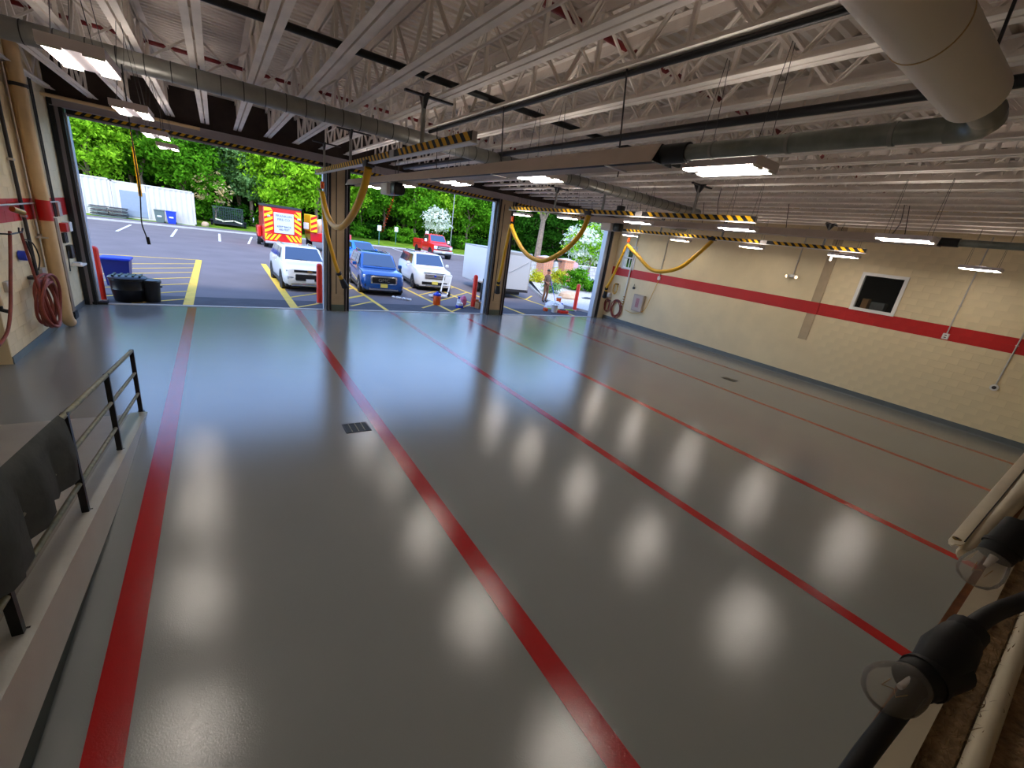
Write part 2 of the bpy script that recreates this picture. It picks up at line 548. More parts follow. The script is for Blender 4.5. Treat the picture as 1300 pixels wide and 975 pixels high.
# ---- block walls
def block_wall(parent, along, plane, sgn, u0, u1, z0, z1, holes, nparts, mats_at, back):
    """individual painted blocks on a backing wall; along = 'x' or 'y', protruding towards sgn"""
    H, L, J, T = 0.2, 0.4, 0.004, 0.004
    rects = []
    k0 = math.floor((z0 - 0.11) / H)
    k = k0
    while 0.11 + k * H < z1:
        za, zb = max(z0, 0.11 + k * H), min(z1, 0.11 + (k + 1) * H)
        off = 0.2 if k % 2 else 0.0
        u = math.floor(u0 / L) * L - L + off
        while u < u1:
            ua, ub = max(u0, u), min(u1, u + L)
            if ub - ua > 0.02 and zb - za > 0.02:
                pieces = [(ua, ub)]
                for (ha, hb, hz0, hz1) in holes:
                    if zb <= hz0 or za >= hz1: continue
                    nx = []
                    for (a, c) in pieces:
                        if c <= ha or a >= hb: nx.append((a, c)); continue
                        if a < ha: nx.append((a, ha))
                        if c > hb: nx.append((hb, c))
                    pieces = nx
                for (a, c) in pieces:
                    if c - a > 0.02: rects.append((a, c, za, zb))
            u += L
        k += 1
    def dist(r):
        uc, zc = (r[0] + r[1]) / 2, (r[2] + r[3]) / 2
        p = Vector((plane, uc, zc)) if along == 'y' else Vector((uc, plane, zc))
        d = (p - Vector((0, 0, 3.3)))
        pen = 0 if d.dot(_F) > 0 and abs(d.dot(_R)) < 1.22 * d.dot(_F) and abs(d.dot(_Dn)) < 0.916 * d.dot(_F) else 100
        return d.length + pen
    rects.sort(key=dist)
    cache = {}; rest = {}
    for i, r in enumerate(rects):
        w, h = round(r[1] - r[0] - J, 4), round(r[3] - r[2] - J, 4)
        m = mats_at((r[2] + r[3]) / 2)
        if i < nparts:
            key = (w, h, m)
            if key not in cache:
                mb = MB()
                e = 0.002
                if along == 'y':
                    f0, f1 = 0.0, sgn * T
                    mb.loft([[(f0, -w / 2, -h / 2), (f0, w / 2, -h / 2), (f0, w / 2, h / 2), (f0, -w / 2, h / 2)],
                             [(f1, -w / 2 + e, -h / 2 + e), (f1, w / 2 - e, -h / 2 + e), (f1, w / 2 - e, h / 2 - e), (f1, -w / 2 + e, h / 2 - e)]])
                cache[key] = mb.mesh('block', M[m])
            c = Vector((plane, (r[0] + r[1]) / 2, (r[2] + r[3]) / 2)) - wloc(parent)
            inst('block', cache[key], parent, c)
        else:
            mb = rest.setdefault(m, MB())
            mb.box(min(plane, plane + sgn * T), max(plane, plane + sgn * T), r[0] + J / 2, r[1] - J / 2, r[2] + J / 2, r[3] - J / 2)
    for m, mb in rest.items():
        mb.build('block_field', M[m], parent, kind='stuff')

def band(z):
    return 'red_paint' if 2.31 < z < 2.71 else 'cream'

# right wall, with an office window and a small sash window cut out
W1 = (4.23, 5.32, 2.73, 3.83)
W2 = (14.66, 15.34, 2.72, 3.74)
rw = MB()
t0, t1 = XR, XR + 0.25
for (a, c, z0, z1) in [(-3, W1[0], 0, ZD), (W1[0], W1[1], 0, W1[2]), (W1[0], W1[1], W1[3], ZD), (W1[1], W2[0], 0, ZD), (W2[0], W2[1], 0, W2[2]), (W2[0], W2[1], W2[3], ZD), (W2[1], 16.3, 0, ZD)]:
    rw.box(t0, t1, a, c, z0, z1)
wall_r = rw.build('wall_right', M['cream'], label='cream painted block wall with a red band along the right side', kind='structure')
MB().box(XR - 0.001, XR + .001, -0.2, 16.2, 2.31, 2.71).build('painted_band', M['red_paint'], wall_r)
block_wall(wall_r, 'y', XR, -1, -0.2, 16.2, 0.11, ZD, [W1, W2], 300, band, t1)
MB().prism([(XR - 0.012, 0.0), (XR - 0.05, 0.0), (XR - 0.02, 0.03), (XR - 0.014, 0.17), (XR, 0.17), (XR, 0)], 'y', -0.2, 16.0).build(
    'baseboard_right', M['base_grey'], label='grey painted cove base along the right wall', kind='structure')

# left wall (the hall widens nearer the camera)
wall_l = MB().box(XL - 0.3, XL, 10.59, 16.25, 0, ZD).build('wall_left', M['cream'], label='cream painted block wall with red band left of the doors', kind='structure')
MB().box(XL - 0.001, XL + .001, 10.6, 16.0, 2.31, 2.71).build('painted_band', M['red_paint'], wall_l)
block_wall(wall_l, 'y', XL, 1, 10.6, 16.0, 0.11, ZD, [], 300, band, 0)
MB().box(XL, XL + 0.016, 10.6, 15.9, 0, 0.13).build('baseboard_left', M['base_grey'], label='blue-grey painted base along the left wall', kind='structure')
MB().box(-8.3, XL - 0.3, 10.59, 10.85, 0, ZD).box(XL - 0.3, XL - 0.001, 10.585, 10.59, 0, ZD).build('wall_left_return', M['cream'], label='cream wall end beside the hanging hose at the left edge', kind='structure')
MB().box(-8.3, -8.0, -3.0, 10.6, 0, ZD).build('wall_alcove', M['cream'], label='cream side wall of the wider near part of the hall', kind='structure')
MB().box(-8.3, XR + 0.25, -3.3, -3.0, 0, ZD).build('wall_rear', M['cream'], label='cream rear wall behind the viewpoint', kind='structure')
MB().box(-8.0, XR, -3.0, -0.3, 2.45, 2.55).build('floor_mezzanine', M['conc'], label='mezzanine slab behind the near half wall', kind='structure')

# ---- door wall: columns, header beam, upper wall
MB().box(-3.45, XR + 0.25, D + 0.02, D + 0.35, 4.955, ZD).build('wall_door', M['shade_toned_brick'], label='brown upper wall toned dark for shade above the three garage doors', kind='structure')
hb = MB()
hb.box(-3.1, XR, D - 0.13, D + 0.10, 4.945, 4.965).box(-3.1, XR, D - 0.07, D + 0.012, 4.78, 4.945).box(-3.1, XR, D - 0.10, D + 0.10, 4.76, 4.78)
hb.box(-3.1, XR, D + 0.02, D + 0.3, 4.80, 4.95)
hb.build('trim_header_beam', M['beam'], label='long grey steel beam above the garage doors', kind='structure')

def column(x0, x1, label, plain_left=True):
    t = thing('door_column', label, 'column', ((x0 + x1) / 2, D + 0.1, 0), 0, 'columns between the doors')
    w = x1 - x0
    MB().box(x0 + 0.14, x1 - 0.16, D, D + 0.3, 0.55, 4.76).build('panel', M['beige_steel'], t)
    MB().box(x0 + 0.30, x0 + 0.33, D - 0.012, D, 0.6, 4.6).build('conduit', M['dark_steel'], t)
    MB().box(x0 + 0.14, x1 - 0.16, D - 0.02, D + 0.3, 0.22, 0.55).build('plinth', M['beige_steel'], t)
    MB().box(x0 + 0.12, x1 - 0.12, D - 0.03, D + 0.3, 0.0, 0.22).build('plinth_base', M['green_bin'], t)
    for (a, c) in ((x0, x0 + 0.14), (x1 - 0.16, x1)):
        tr = MB()
        tr.box(a, c, D + 0.10, D + 0.3, 0.0, 4.8)
        tr.box(a, a + 0.03, D - 0.06, D + 0.1, 0.0, 4.8).box(c - 0.03, c, D - 0.06, D + 0.1, 0.0, 4.8)
        tr.build('door_track', M['dark_steel'], t)
        MB().box((a + c) / 2 - 0.012, (a + c) / 2 + 0.012, D - 0.03, D + 0.1, 0.02, 4.78).build('track_strip', M['beam'], t)
    MB().box(x0 - 0.07, x0, D + 0.12, D + 0.34, 0.0, 4.66).build('jamb_strip', M['jamb_white'], t)
    return t
column(3.03, 3.77, 'beige and black steel column between the left and middle doors')
column(9.58, 10.45, 'beige and black steel column between the middle and right doors')
# left jamb
t = thing('door_jamb', 'black steel track frame at the left edge of the left door', 'door frame', (-2.98, D, 0), 0)
MB().box(-3.14, -3.05, D - 0.08, D + 0.3, 0, 4.95).build('outer_channel', M['black_metal'], t)
MB().box(-3.05, -2.97, D + 0.0, D + 0.3, 0, 4.8).build('web', M['beam'], t)
MB().box(-2.97, -2.90, D - 0.05, D + 0.28, 0, 4.8).build('inner_channel', M['black_metal'], t)
MB().box(-2.90, -2.87, D + 0.1, D + 0.34, 0, 4.68).build('jamb_strip', M['jamb_white'], t)
MB().box(-3.0, -2.7, D - 0.02, D + 0.2, 0, 0.07).build('foot_plate', M['black'], t)
# right jamb
t = thing('door_jamb', 'pale blue-grey steel jamb at the right edge of the right door', 'door frame', (16.3, D, 0), 0)
MB().box(16.12, 16.34, D + 0.05, D + 0.34, 0, 4.72).build('jamb_strip', M['jamb_white'], t)
MB().box(16.34, 16.42, D - 0.06, D + 0.3, 0, 4.8).build('door_track', M['black_metal'], t)
MB().box(16.42, 16.5, D - 0.02, D + 0.3, 0, 4.8).build('web', M['beam'], t)
MB().box(16.5, XR, D + 0.02, D + 0.34, 0, 4.96).build('fill_panel', M['cream'], t)

# ---- raised overhead doors: bottom panel with hazard marking shows under the beam
def overhead_door(n, x0, x1, label):
    t = thing('door_%d' % n, label, 'garage door', ((x0 + x1) / 2, D + 0.2, 4.62), 0, kind='structure')
    MB().box(x0, x1, D + 0.16, D + 0.21, 4.635, 5.6).build('panel', M['dark_steel'], t)
    MB().box(x0, x1, D + 0.145, D + 0.225, 4.615, 4.66).build('bottom_seal', M['beam'], t)
    MB().box(x0 + 0.05, x1 - 0.05, D + 0.15, D + 0.16, 4.685, 4.775).build('marking_strip', M['black'], t)
    p = MB().prism([(-0.085, -0.042), (0.005, -0.042), (0.085, 0.042), (-0.005, 0.042)], 'y', -0.004, 0.004).mesh('hazard_stripe', M['yellow'])
    k = int((x1 - x0 - 0.3) / 0.17)
    for i in range(k):
        inst('hazard_stripe', p, t, Vector((x0 + 0.15 + (i + 0.5) * (x1 - x0 - 0.3) / k, D + 0.147, 4.73)) - t.location)
overhead_door(1, -2.88, 3.03, 'raised left garage door, striped bottom edge showing under the beam')
overhead_door(2, 3.77, 9.58, 'raised middle garage door, striped bottom edge showing under the beam')
overhead_door(3, 10.45, 16.14, 'raised right garage door, striped bottom edge showing under the beam')

# ---- windows in the right wall
t = thing('window_1', 'office window with white frame and dark room behind, right wall', 'window', (XR, 4.77, 2.73), 0, kind='structure')
a, c, z0, z1 = W1
fr = MB()
fr.box(XR - 0.04, XR + 0.1, a - 0.04, a + 0.05, z0 - 0.04, z1 + 0.04).box(XR - 0.04, XR + 0.1, c - 0.05, c + 0.04, z0 - 0.04, z1 + 0.04)
fr.box(XR - 0.04, XR + 0.1, a + 0.05, c - 0.05, z0 - 0.04, z0 + 0.05).box(XR - 0.04, XR + 0.1, a + 0.05, c - 0.05, z1 - 0.05, z1 + 0.04)
fr.build('window_frame', M['white'], t)
MB().box(XR + 0.05, XR + 0.056, a + .05, c - .05, z0 + .05, z1 - .05).build('pane', glass_mat('window_glass', (226, 230, 232), 0.03, 0.01), t)
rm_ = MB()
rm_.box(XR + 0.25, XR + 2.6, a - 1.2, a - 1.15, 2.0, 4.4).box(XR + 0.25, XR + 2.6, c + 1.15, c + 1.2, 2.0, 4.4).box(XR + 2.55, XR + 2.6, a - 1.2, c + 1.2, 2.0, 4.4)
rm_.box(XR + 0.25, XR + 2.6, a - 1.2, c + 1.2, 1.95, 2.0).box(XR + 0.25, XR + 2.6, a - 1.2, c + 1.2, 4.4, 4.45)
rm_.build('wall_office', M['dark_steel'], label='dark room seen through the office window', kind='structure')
MB().rbox(XR + 0.27, XR + 0.5, 5.02, 5.19, 2.0, 3.08, .01).build('file_box', M['cardboard'], label='brown box standing inside the dark office window', cat='box')
MB().rbox(XR + 0.27, XR + 0.6, 4.58, 4.95, 2.0, 3.02, .02).build('filing_cabinet', mat('grey_cabinet', (120, 116, 112), 0.6), label='grey cabinet standing inside the office window', cat='cabinet')

t = thing('window_2', 'small white sash window behind the yellow hose, right wall', 'window', (XR, 15.0, 2.72), 0, kind='structure')
a, c, z0, z1 = W2
fr = MB()
for (p, q, r, s) in ((a - .05, a + .04, z0 - .05, z1 + .05), (c - .04, c + .05, z0 - .05, z1 + .05), (a, c, z0 - .05, z0 + .05), (a, c, z1 - .05, z1 + .05), (a, c, 3.20, 3.26)):
    fr.box(XR - 0.03, XR + 0.1, p, q, r, s)
fr.build('window_frame', M['white'], t)
for (r, s) in ((z0 + .05, 3.20), (3.26, z1 - .05)):
    MB().box(XR + 0.05, XR + 0.056, a + .04, c - .04, r, s).build('pane', glass_mat('window_glass', (226, 230, 232), 0.03, 0.01), t)
MB().box(XR + 0.03, XR + 0.07, 14.99, 15.01, z0 + .05, 3.2).build('muntin', M['white'], t)

# pilaster strip on the right wall
MB().box(XR - 0.03, XR - 0.004, 6.22, 6.50, 1.40, 5.3).build('pilaster', M['beige_steel'], label='beige steel column strip bolted to the right wall', cat='column')
MB().box(XR - 0.034, XR - 0.02, 6.215, 6.505, 2.31, 2.71).build('trim_1', M['red_paint'], label='red band painted across the beige column strip', kind='structure')

# ---- roof deck: ribbed steel, ribs across the joists
rb = MB()
y = -3.0; prof = []
while y < 16.25:
    prof += [(y, ZD), (y + 0.065, ZD), (y + 0.09, ZD + 0.06), (y + 0.13, ZD + 0.06)]
    y += 0.155
top = [(prof[-1][0], ZD + 0.1), (prof[0][0], ZD + 0.1)]
vs = []; fs = []
for (py, pz) in prof:
    vs += [(-8.3, py, pz), (XR + .25, py, pz)]
for i in range(len(prof) - 1):
    fs.append((2 * i, 2 * i + 1, 2 * i + 3, 2 * i + 2))
rb.add(vs, fs)
rb.box(-8.3, XR + .25, -3.3, 16.3, ZD + 0.08, ZD + 0.2)
rb.build('ceiling', M['deck'], label='ribbed steel roof deck above the joists', kind='structure')

# ---- open web joists
def make_joist():
    t = thing('roof_joist', '', 'joist', (0, 0, ZJ), 0, 'open web roof joists')
    Y0, Y1 = -2.9, 15.94
    h = ZD - ZJ
    for s in (-1, 1):
        # bottom chord angle: flat leg outward, upright leg inside
        x0, x1 = (0.013, 0.096) if s > 0 else (-0.096, -0.013)
        xi0, xi1 = (0.013, 0.021) if s > 0 else (-0.021, -0.013)
        MB().box(x0, x1, Y0, Y1, 0.0, 0.008).box(xi0, xi1, Y0, Y1, 0.008, 0.075).build('bottom_chord', M['joist'], t, local=True)
        MB().box(x0, x1, Y0, Y1, h - 0.008, h - 0.001).box(xi0, xi1, Y0, Y1, h - 0.11, h - 0.008).build('top_chord', M['joist'], t, local=True)
    pan = 1.22
    a, bz = 0.05, h - 0.05
    dm = {}
    for s in (-1, 1):
        L = math.hypot(pan / 2, bz - a)
        mb = MB(); ang = s
        p, q = Vector((0, 0, a)), Vector((0, s * pan / 2, bz))
        mb.bar(p, q, 0.045, 0.012, up=(0, 1, 0)).bar(p + Vector((0.02, 0, 0)), q + Vector((0.02, 0, 0)), 0.008, 0.05, up=(0, 1, 0))
        dm[s] = mb.mesh('web_diagonal', M['joist'])
    vm = MB().box(-0.022, 0.022, -0.02, 0.02, a, bz).mesh('web_post', M['joist'])
    y = Y0 + 0.5
    while y < Y1 - 0.4:
        for s in (-1, 1):
            if Y0 < y + s * pan / 2 < Y1:
                inst('web_diagonal', dm[s], t, (0.0, y, 0))
        if y + pan / 2 < Y1 - 0.2:
            inst('web_post', vm, t, (0, y + pan / 2, 0))
        y += pan
    return t
J0 = make_joist()
joist_x = []
k = -4
while -0.08 + 0.744 * k < XR - 0.2:
    joist_x.append(-0.08 + 0.744 * k); k += 1
for i, x in enumerate(joist_x):
    o = J0 if i == 0 else copy_tree(J0)
    o.location = (x, 0, ZJ)
    o['label'] = 'cream open web steel roof joist, %s counted from the left wall' % ORD[min(i, len(ORD) - 1)]

# cross bracing between joists (X angles), a few rows
def bracing(xa, xb, y):
    mb = MB()
    mb.bar((xa, y, ZJ + 0.06), (xb, y, ZD - 0.08), 0.03, 0.02, up=(0, 1, 0)).bar((xa, y + 0.03, ZD - 0.08), (xb, y + 0.03, ZJ + 0.06), 0.03, 0.02, up=(0, 1, 0))
    return mb
for ri, (y, desc) in enumerate([(4.3, 'nearest'), (10.2, 'farthest')]):
    t = thing('cross_bracing', 'row of crossed steel bracing angles between the joists, %s the viewer' % ('nearer' if ri == 0 else 'farther from'), 'bracing', (6, y, ZJ), 0)
    for i in range(len(joist_x) - 1):
        bracing(joist_x[i], joist_x[i + 1], y).build('brace_pair', M['joist'], t)
# ================================================================ OVERHEAD SERVICES
# ---- round spiral ducts
def spiral_duct(name, a, b, r, label, m='galv', step=0.3):
    t = thing(name, label, 'duct', a, 0)
    A, B = Vector(a), Vector(b)
    MB().cyl(A, B, r, 20).build('pipe', M[m], t, smooth=True)
    n = int((B - A).length / step)
    d = (B - A).normalized()
    for i in range(1, n):
        p = A + d * (i * step)
        MB().cyl(p - d * 0.006, p + d * 0.006, r + 0.005, 20).build('seam', M['dark_steel'], t, smooth=True)
    for i in range(1, 8):
        p = A + (B - A) * (i / 8)
        MB().bar(p + Vector((0, 0, r)), (p.x, p.y, ZJ), 0.02, 0.006, up=(0, 1, 0)).build('strap', M['dark_steel'], t)
    return t
spiral_duct('spiral_duct', (-7.9, 9.1, 4.915), (13.0, 9.1, 4.915), 0.135, 'long round galvanised spiral duct crossing under the joists')
spiral_duct('spiral_duct', (12.2, 11.9, 4.72), (16.4, 11.9, 4.72), 0.13, 'short bluish round duct above the right door', 'galv')

# ---- pipes
def pipe(name, pts, r, m, label, cat='pipe', n=10, group=None):
    return MB().tube(pts, r, n).build(name, M[m], label=label, cat=cat, group=group, smooth=True)
pipe('black_pipe', [(-2.5, 6.5, 5.22), (9.5, 6.5, 5.25)], 0.045, 'black_metal', 'black pipe threaded across the joists in front of the duct')
pipe('black_pipe', [(5.32, -1, 5.02), (5.32, 15.2, 5.02)], 0.05, 'black_metal', 'long black pipe running towards the doors just under a joist')
pipe('black_pipe', [(3.63, -1, 5.065), (3.63, 9.0, 5.065)], 0.03, 'black_metal', 'thin black pipe tucked under the joist right of the near heater')
pipe('sprinkler_pipe', [(-3.0, 11.6, 5.745), (9.0, 11.6, 5.745)], 0.035, 'red_pipe', 'red sprinkler pipe under the deck beyond the spiral duct')
pipe('sprinkler_pipe', [(-3.0, 4.7, 5.74), (16.8, 4.7, 5.74)], 0.04, 'red_pipe', 'red sprinkler pipe under the deck over the near half of the hall')
pipe('sprinkler_pipe', [(16.6, -0.2, 4.92), (16.6, 12, 4.92)], 0.03, 'red_pipe', 'red pipe running high along the right wall')
pipe('beige_pipe', [(-3.17, 15.55, 4.93), (-.2, 15.55, 4.90)], 0.04, 'beige_pipe', 'beige pipe running along the beam over the left door')
pipe('steel_conduit', [(2.5, 1.0, 5.2), (2.5, 13.0, 5.2)], 0.016, 'joist', 'thin steel conduit along the joists above the striped rail')

# ---- radiant tube heaters
def heater(x, z, y0, y1, yb, label, tube_end):
    t = thing('tube_heater', label, 'heater', (x, (y0 + y1) / 2, z), 0, 'tube heaters')
    th = 0.006
    prof = [(-0.155, -0.07), (-0.06, 0.10), (0.06, 0.10), (0.155, -0.07)]
    hd = MB()
    for (p, q) in zip(prof[:-1], prof[1:]):
        hd.prism([(x + p[0], z + p[1]), (x + q[0], z + q[1]), (x + q[0], z + q[1] + th), (x + p[0], z + p[1] + th)], 'y', y0, y1)
    hd.build('hood', M['hood'], t)
    MB().cyl((x, y0, z), (x, y1, z), 0.05, 14).build('burner_tube', M['dark_steel'], t, smooth=True)
    for y in (y0, y1):
        MB().prism([(x - .155, z - .07), (x + .155, z - .07), (x + .06, z + .1), (x - .06, z + .1)], 'y', y - .004, y + .004).build('end_cap', M['black_metal'], t)
    yy = y0 + 0.6
    while yy < y1:
        MB().bar((x, yy, z + .1), (x, yy + 0.12, ZJ), 0.012, 0.012).build('hanger', M['dark_steel'], t)
        MB().box(x - .16, x + .16, yy - .015, yy + .015, z - .082, z - .07).build('hood_bracket', M['alu'], t)
        yy += 2.4
    MB().rbox(x - .16, x + .16, yb, yb + .5, z - .34, z - .08, .03).build('burner_box', M['white'], t, smooth=True)
    bl = MB().rbox(x - .10, x + .14, yb - .38, yb - .05, z - .34, z - .06, .05)
    bl.cyl((x + .14, yb - .21, z - .2), (x + .19, yb - .21, z - .2), .11, 16)
    bl.build('blower', M['black_gloss'], t, smooth=True)
    MB().cyl((x, tube_end, z + .02), (x, y0, z + .02), 0.066, 18).build('flue_tube', M['galv_dark'], t, smooth=True)
    MB().cyl((x, y0 - .28, z + .02), (x, y0 + .02, z + .02), 0.085, 18).build('flue_collar', M['black_metal'], t, smooth=True)
    for k in range(3):
        yk = tube_end + (y0 - tube_end) * (0.15 + 0.3 * k)
        MB().cyl((x, yk - .012, z + .02), (x, yk + .012, z + .02), 0.072, 18).build('flue_joint', M['galv'], t, smooth=True)
    return t
heater(3.60, 4.24, 3.05, 15.2, 11.0, 'near tube heater with beige hood, hung left of centre', 0.95)
heater(12.0, 4.42, 2.75, 13.2, 11.7, 'far tube heater with beige hood, hung near the right wall', -2.5)
# silencer drum and elbow of the near heater's flue
t = thing('flue_drum', 'big white cylindrical flue drum at the top right corner', 'flue', (2.4, 0.81, 4.25), 0)
yc, zc, rd = 0.81, 4.255, 0.12
MB().cyl((-1.0, yc, zc), (3.05, yc, zc), rd, 40).build('drum', M['white_flue'], t, smooth=True)
MB().lathe([(rd + .003, 2.235), (rd + .003, 2.241)], (0, yc, zc), 'x', 40).build('seam_ring', M['beige_pipe'], t, smooth=True)
MB().lathe([(rd, 3.05), (rd - .012, 3.065), (0.06, 3.068)], (0, yc, zc), 'x', 40).build('end_cap', M['white_flue'], t, smooth=True)
el = [(3.06, yc, zc - .005), (3.30, yc, zc - .005)] + [(3.30 + 0.30 * math.sin(a), yc + 0.30 * (1 - math.cos(a)) * 0.7, zc) for a in [PI / 2 * k / 6 for k in range(1, 7)]]
MB().tube([(3.06, yc, zc - .005), (3.36, yc, zc - .005)], 0.072, 20).build('stub', M['galv'], t, smooth=True)
MB().tube([(3.34, yc, zc), (3.47, yc + .015, zc), (3.56, yc + .06, zc), (3.60, yc + .13, zc), (3.60, yc + .2, zc)], 0.073, 18).build('elbow', M['galv_dark'], t, smooth=True)
MB().bar((3.0, yc - .02, zc + .1), (2.98, yc, ZJ), .012, .012).build('hanger', M['dark_steel'], t)

# ---- exhaust extraction rails with hazard marking, trolleys and yellow hoses
hz_me = MB().prism([(-0.115, -0.052), (-0.005, -0.052), (0.115, 0.052), (0.005, 0.052)], 'x', -0.004, 0.004).mesh('hazard_stripe', M['yellow'])
def exhaust_rail(x, z, y0, y1, joint, hang, label):
    t = thing('exhaust_rail', label, 'rail', (x, (y0 + y1) / 2, z), 0, 'striped exhaust rails')
    MB().box(x - .035, x + .035, y0, y1, z - .06, z + .055).build('rail_body', M['alu'], t)
    MB().box(x - .042, x - .035, y0, joint, z - .052, z + .052).build('marking_strip', M['black'], t)
    MB().box(x - .042, x - .035, joint + .22, y1, z - .052, z + .052).build('marking_strip', M['black'], t)
    MB().box(x - .05, x + .05, joint, joint + .22, z - .065, z + .06).build('joint_sleeve', M['alu'], t)
    MB().box(x - .055, x + .055, y0, y1, z - .075, z - .06).build('rail_lip', M['white'], t)
    y = y0 + .13
    while y < y1 - .12:
        if not (joint - .12 < y < joint + .34):
            inst('hazard_stripe', hz_me, t, Vector((x - .0425, y, z)) - t.location)
        y += .22
    for yh in hang:
        MB().box(x - .025, x + .025, yh - .025, yh + .025, z + .05, ZJ).build('hanger_post', M['galv'], t)
        MB().prism([(yh - .16, ZJ), (yh + .16, ZJ), (yh + .03, ZJ - .18), (yh - .03, ZJ - .18)], 'x', x - .02, x + .02).build('gusset', M['dark_steel'], t)
        MB().box(x - .3, x + .45, yh - .03, yh + .03, ZJ - .03, ZJ).build('hanger_strut', M['dark_steel'], t)
    return t
exhaust_rail(2.65, 4.40, 5.15, 15.4, 8.0, (6.85, 11.2, 14.2), 'yellow and black striped exhaust rail nearest the left door')
exhaust_rail(9.40, 4.40, 5.15, 14.75, 8.2, (6.7, 9.75, 12.0), 'yellow and black striped exhaust rail hanging in front of the middle column')
exhaust_rail(15.55, 4.40, 5.05, 14.5, 7.9, (6.2, 9.6, 12.4), 'yellow and black striped exhaust rail along the right wall')

def exhaust_hose(u, tail, saddle_top, label, sides='left'):
    t = thing('exhaust_hose', label, 'hose', (u[0][0], u[0][1], u[0][2] - .3), 0, 'yellow exhaust hoses')
    pth = smooth_path(u, 6)
    MB().tube(pth, 0.078, 12).build('hose', M['hose_yellow'], t, smooth=True)
    MB().tube(smooth_path(tail, 6), 0.062, 12).build('drop_hose', M['hose_yellow'], t, smooth=True)
    a, e = Vector(tail[-1]), Vector(tail[-2])
    d = (a - e).normalized()
    nz = MB().cyl(a, a + d * .20, .075, 14, r2=.10).cyl(a + d * .2, a + d * .36, .10, 14, r2=.12)
    nz.build('nozzle', M['black'], t, smooth=True)
    MB().cyl(e, e + d * .1, .085, 14).build('clamp', M['black_gloss'], t, smooth=True)
    s = Vector(u[-1])
    MB().cyl(s + Vector((0, 0, .05)), Vector(saddle_top), .008, 6).build('lift_cord', M['dark_steel'], t)
    MB().rbox(s.x - .05, s.x + .05, s.y - .05, s.y + .05, s.z + .12, s.z + .32, .02).build('balancer', M['orange'], t, smooth=True)
    c = Vector(u[0])
    MB().rbox(c.x - .09, c.x + .09, c.y - .14, c.y + .14, c.z + .0, c.z + .12, .02).build('trolley', M['dark_steel'], t, smooth=True)
    return t
exhaust_hose([(2.65, 9.69, 4.27), (2.65, 9.98, 3.9), (2.65, 10.6, 3.48), (2.66, 11.5, 3.12), (2.66, 12.36, 2.95), (2.66, 13.34, 3.02), (2.67, 14.15, 3.35), (2.68, 14.7, 3.80)],
             [(2.69, 14.76, 3.80), (2.82, 14.9, 2.80), (3.05, 15.1, 2.04), (3.27, 15.3, 1.45), (3.40, 15.42, 1.22)], (2.67, 15.1, 4.36), 'yellow exhaust hose looped in front of the left column')
exhaust_hose([(9.4, 10.27, 4.3), (9.4, 10.47, 3.79), (9.4, 11.0, 3.27), (9.4, 11.74, 2.87), (9.4, 12.38, 2.71), (9.4, 13.25, 2.86), (9.4, 14.07, 3.36), (9.42, 14.55, 3.80)],
             [(9.43, 14.6, 3.80), (9.47, 14.8, 2.92), (9.58, 15.1, 1.97), (9.65, 15.3, 1.55), (9.69, 15.36, 1.38)], (9.41, 14.65, 4.36), 'yellow exhaust hose looped in front of the middle column')
exhaust_hose([(15.55, 9.94, 4.3), (15.55, 10.36, 3.8), (15.56, 11.0, 3.18), (15.58, 11.82, 2.89), (15.6, 12.54, 2.92), (15.63, 13.35, 3.35), (15.66, 14.15, 3.78)],
             [(15.66, 14.22, 3.78), (15.59, 14.4, 2.90), (15.55, 14.6, 2.13), (15.56, 14.8, 1.72), (15.62, 14.86, 1.55)], (15.6, 14.3, 4.36), 'yellow exhaust hose looped against the right wall')

# ---- twin panel ceiling lamps
def make_lamp():
    t = thing('ceiling_light', '', 'ceiling light', (0, 0, 4.16), 0, 'twin panel ceiling lights')
    MB().box(-.19, .19, -.37, .37, .012, .05).build('housing', M['led_body'], t, local=True)
    for s in (-1, 1):
        MB().box(s * .12 - .048, s * .12 + .048, -.345, .345, 0.0, .012).build('led_panel', led_m, t, local=True)
        for e in (-.355, .355):
            MB().box(s * .12 - .065, s * .12 + .065, e - .01, e + .01, -.004, .03).build('end_cap', M['white'], t, local=True)
        MB().box(s * .12 - .05, s * .12 + .05, -.33, .33, .05, .056).build('added_uplight', up_m, t, local=True)  # added glowing panel that lights joists and deck
        for e in (-1, 1):
            MB().cyl((s * .12, e * .28, .05), (s * .02, e * .28, ZJ - 4.16), .003, 5).build('chain', M['dark_steel'], t, local=True)
    for (x0, x1, y0, y1) in ((-.19, -.182, -.37, .37), (.182, .19, -.37, .37), (-.182, .182, -.37, -.362), (-.182, .182, .362, .37)):
        MB().box(x0, x1, y0, y1, .05, .085).build('rim', M['led_body'], t, local=True)  # added edge that hides the upward fill panels from below
    MB().rbox(-.05, .05, -.1, .1, .05, .1, .01).build('driver_box', M['led_body'], t, local=True)
    return t
L0 = make_lamp()
first = True
for rx, rname in ((-0.82, 'nearest the left wall'), (3.95, 'beside the near tube heater'), (9.35, 'beside the middle striped rail'), (15.3, 'nearest the right wall')):
    for k, ly in enumerate((13.75, 11.15, 8.25, 5.47, 2.58)):
        o = L0 if first else copy_tree(L0)
        first = False
        o.location = (rx, ly, 4.16)
        o['label'] = 'twin panel ceiling light, %s from the doors in the row %s' % (ORD[k], rname)

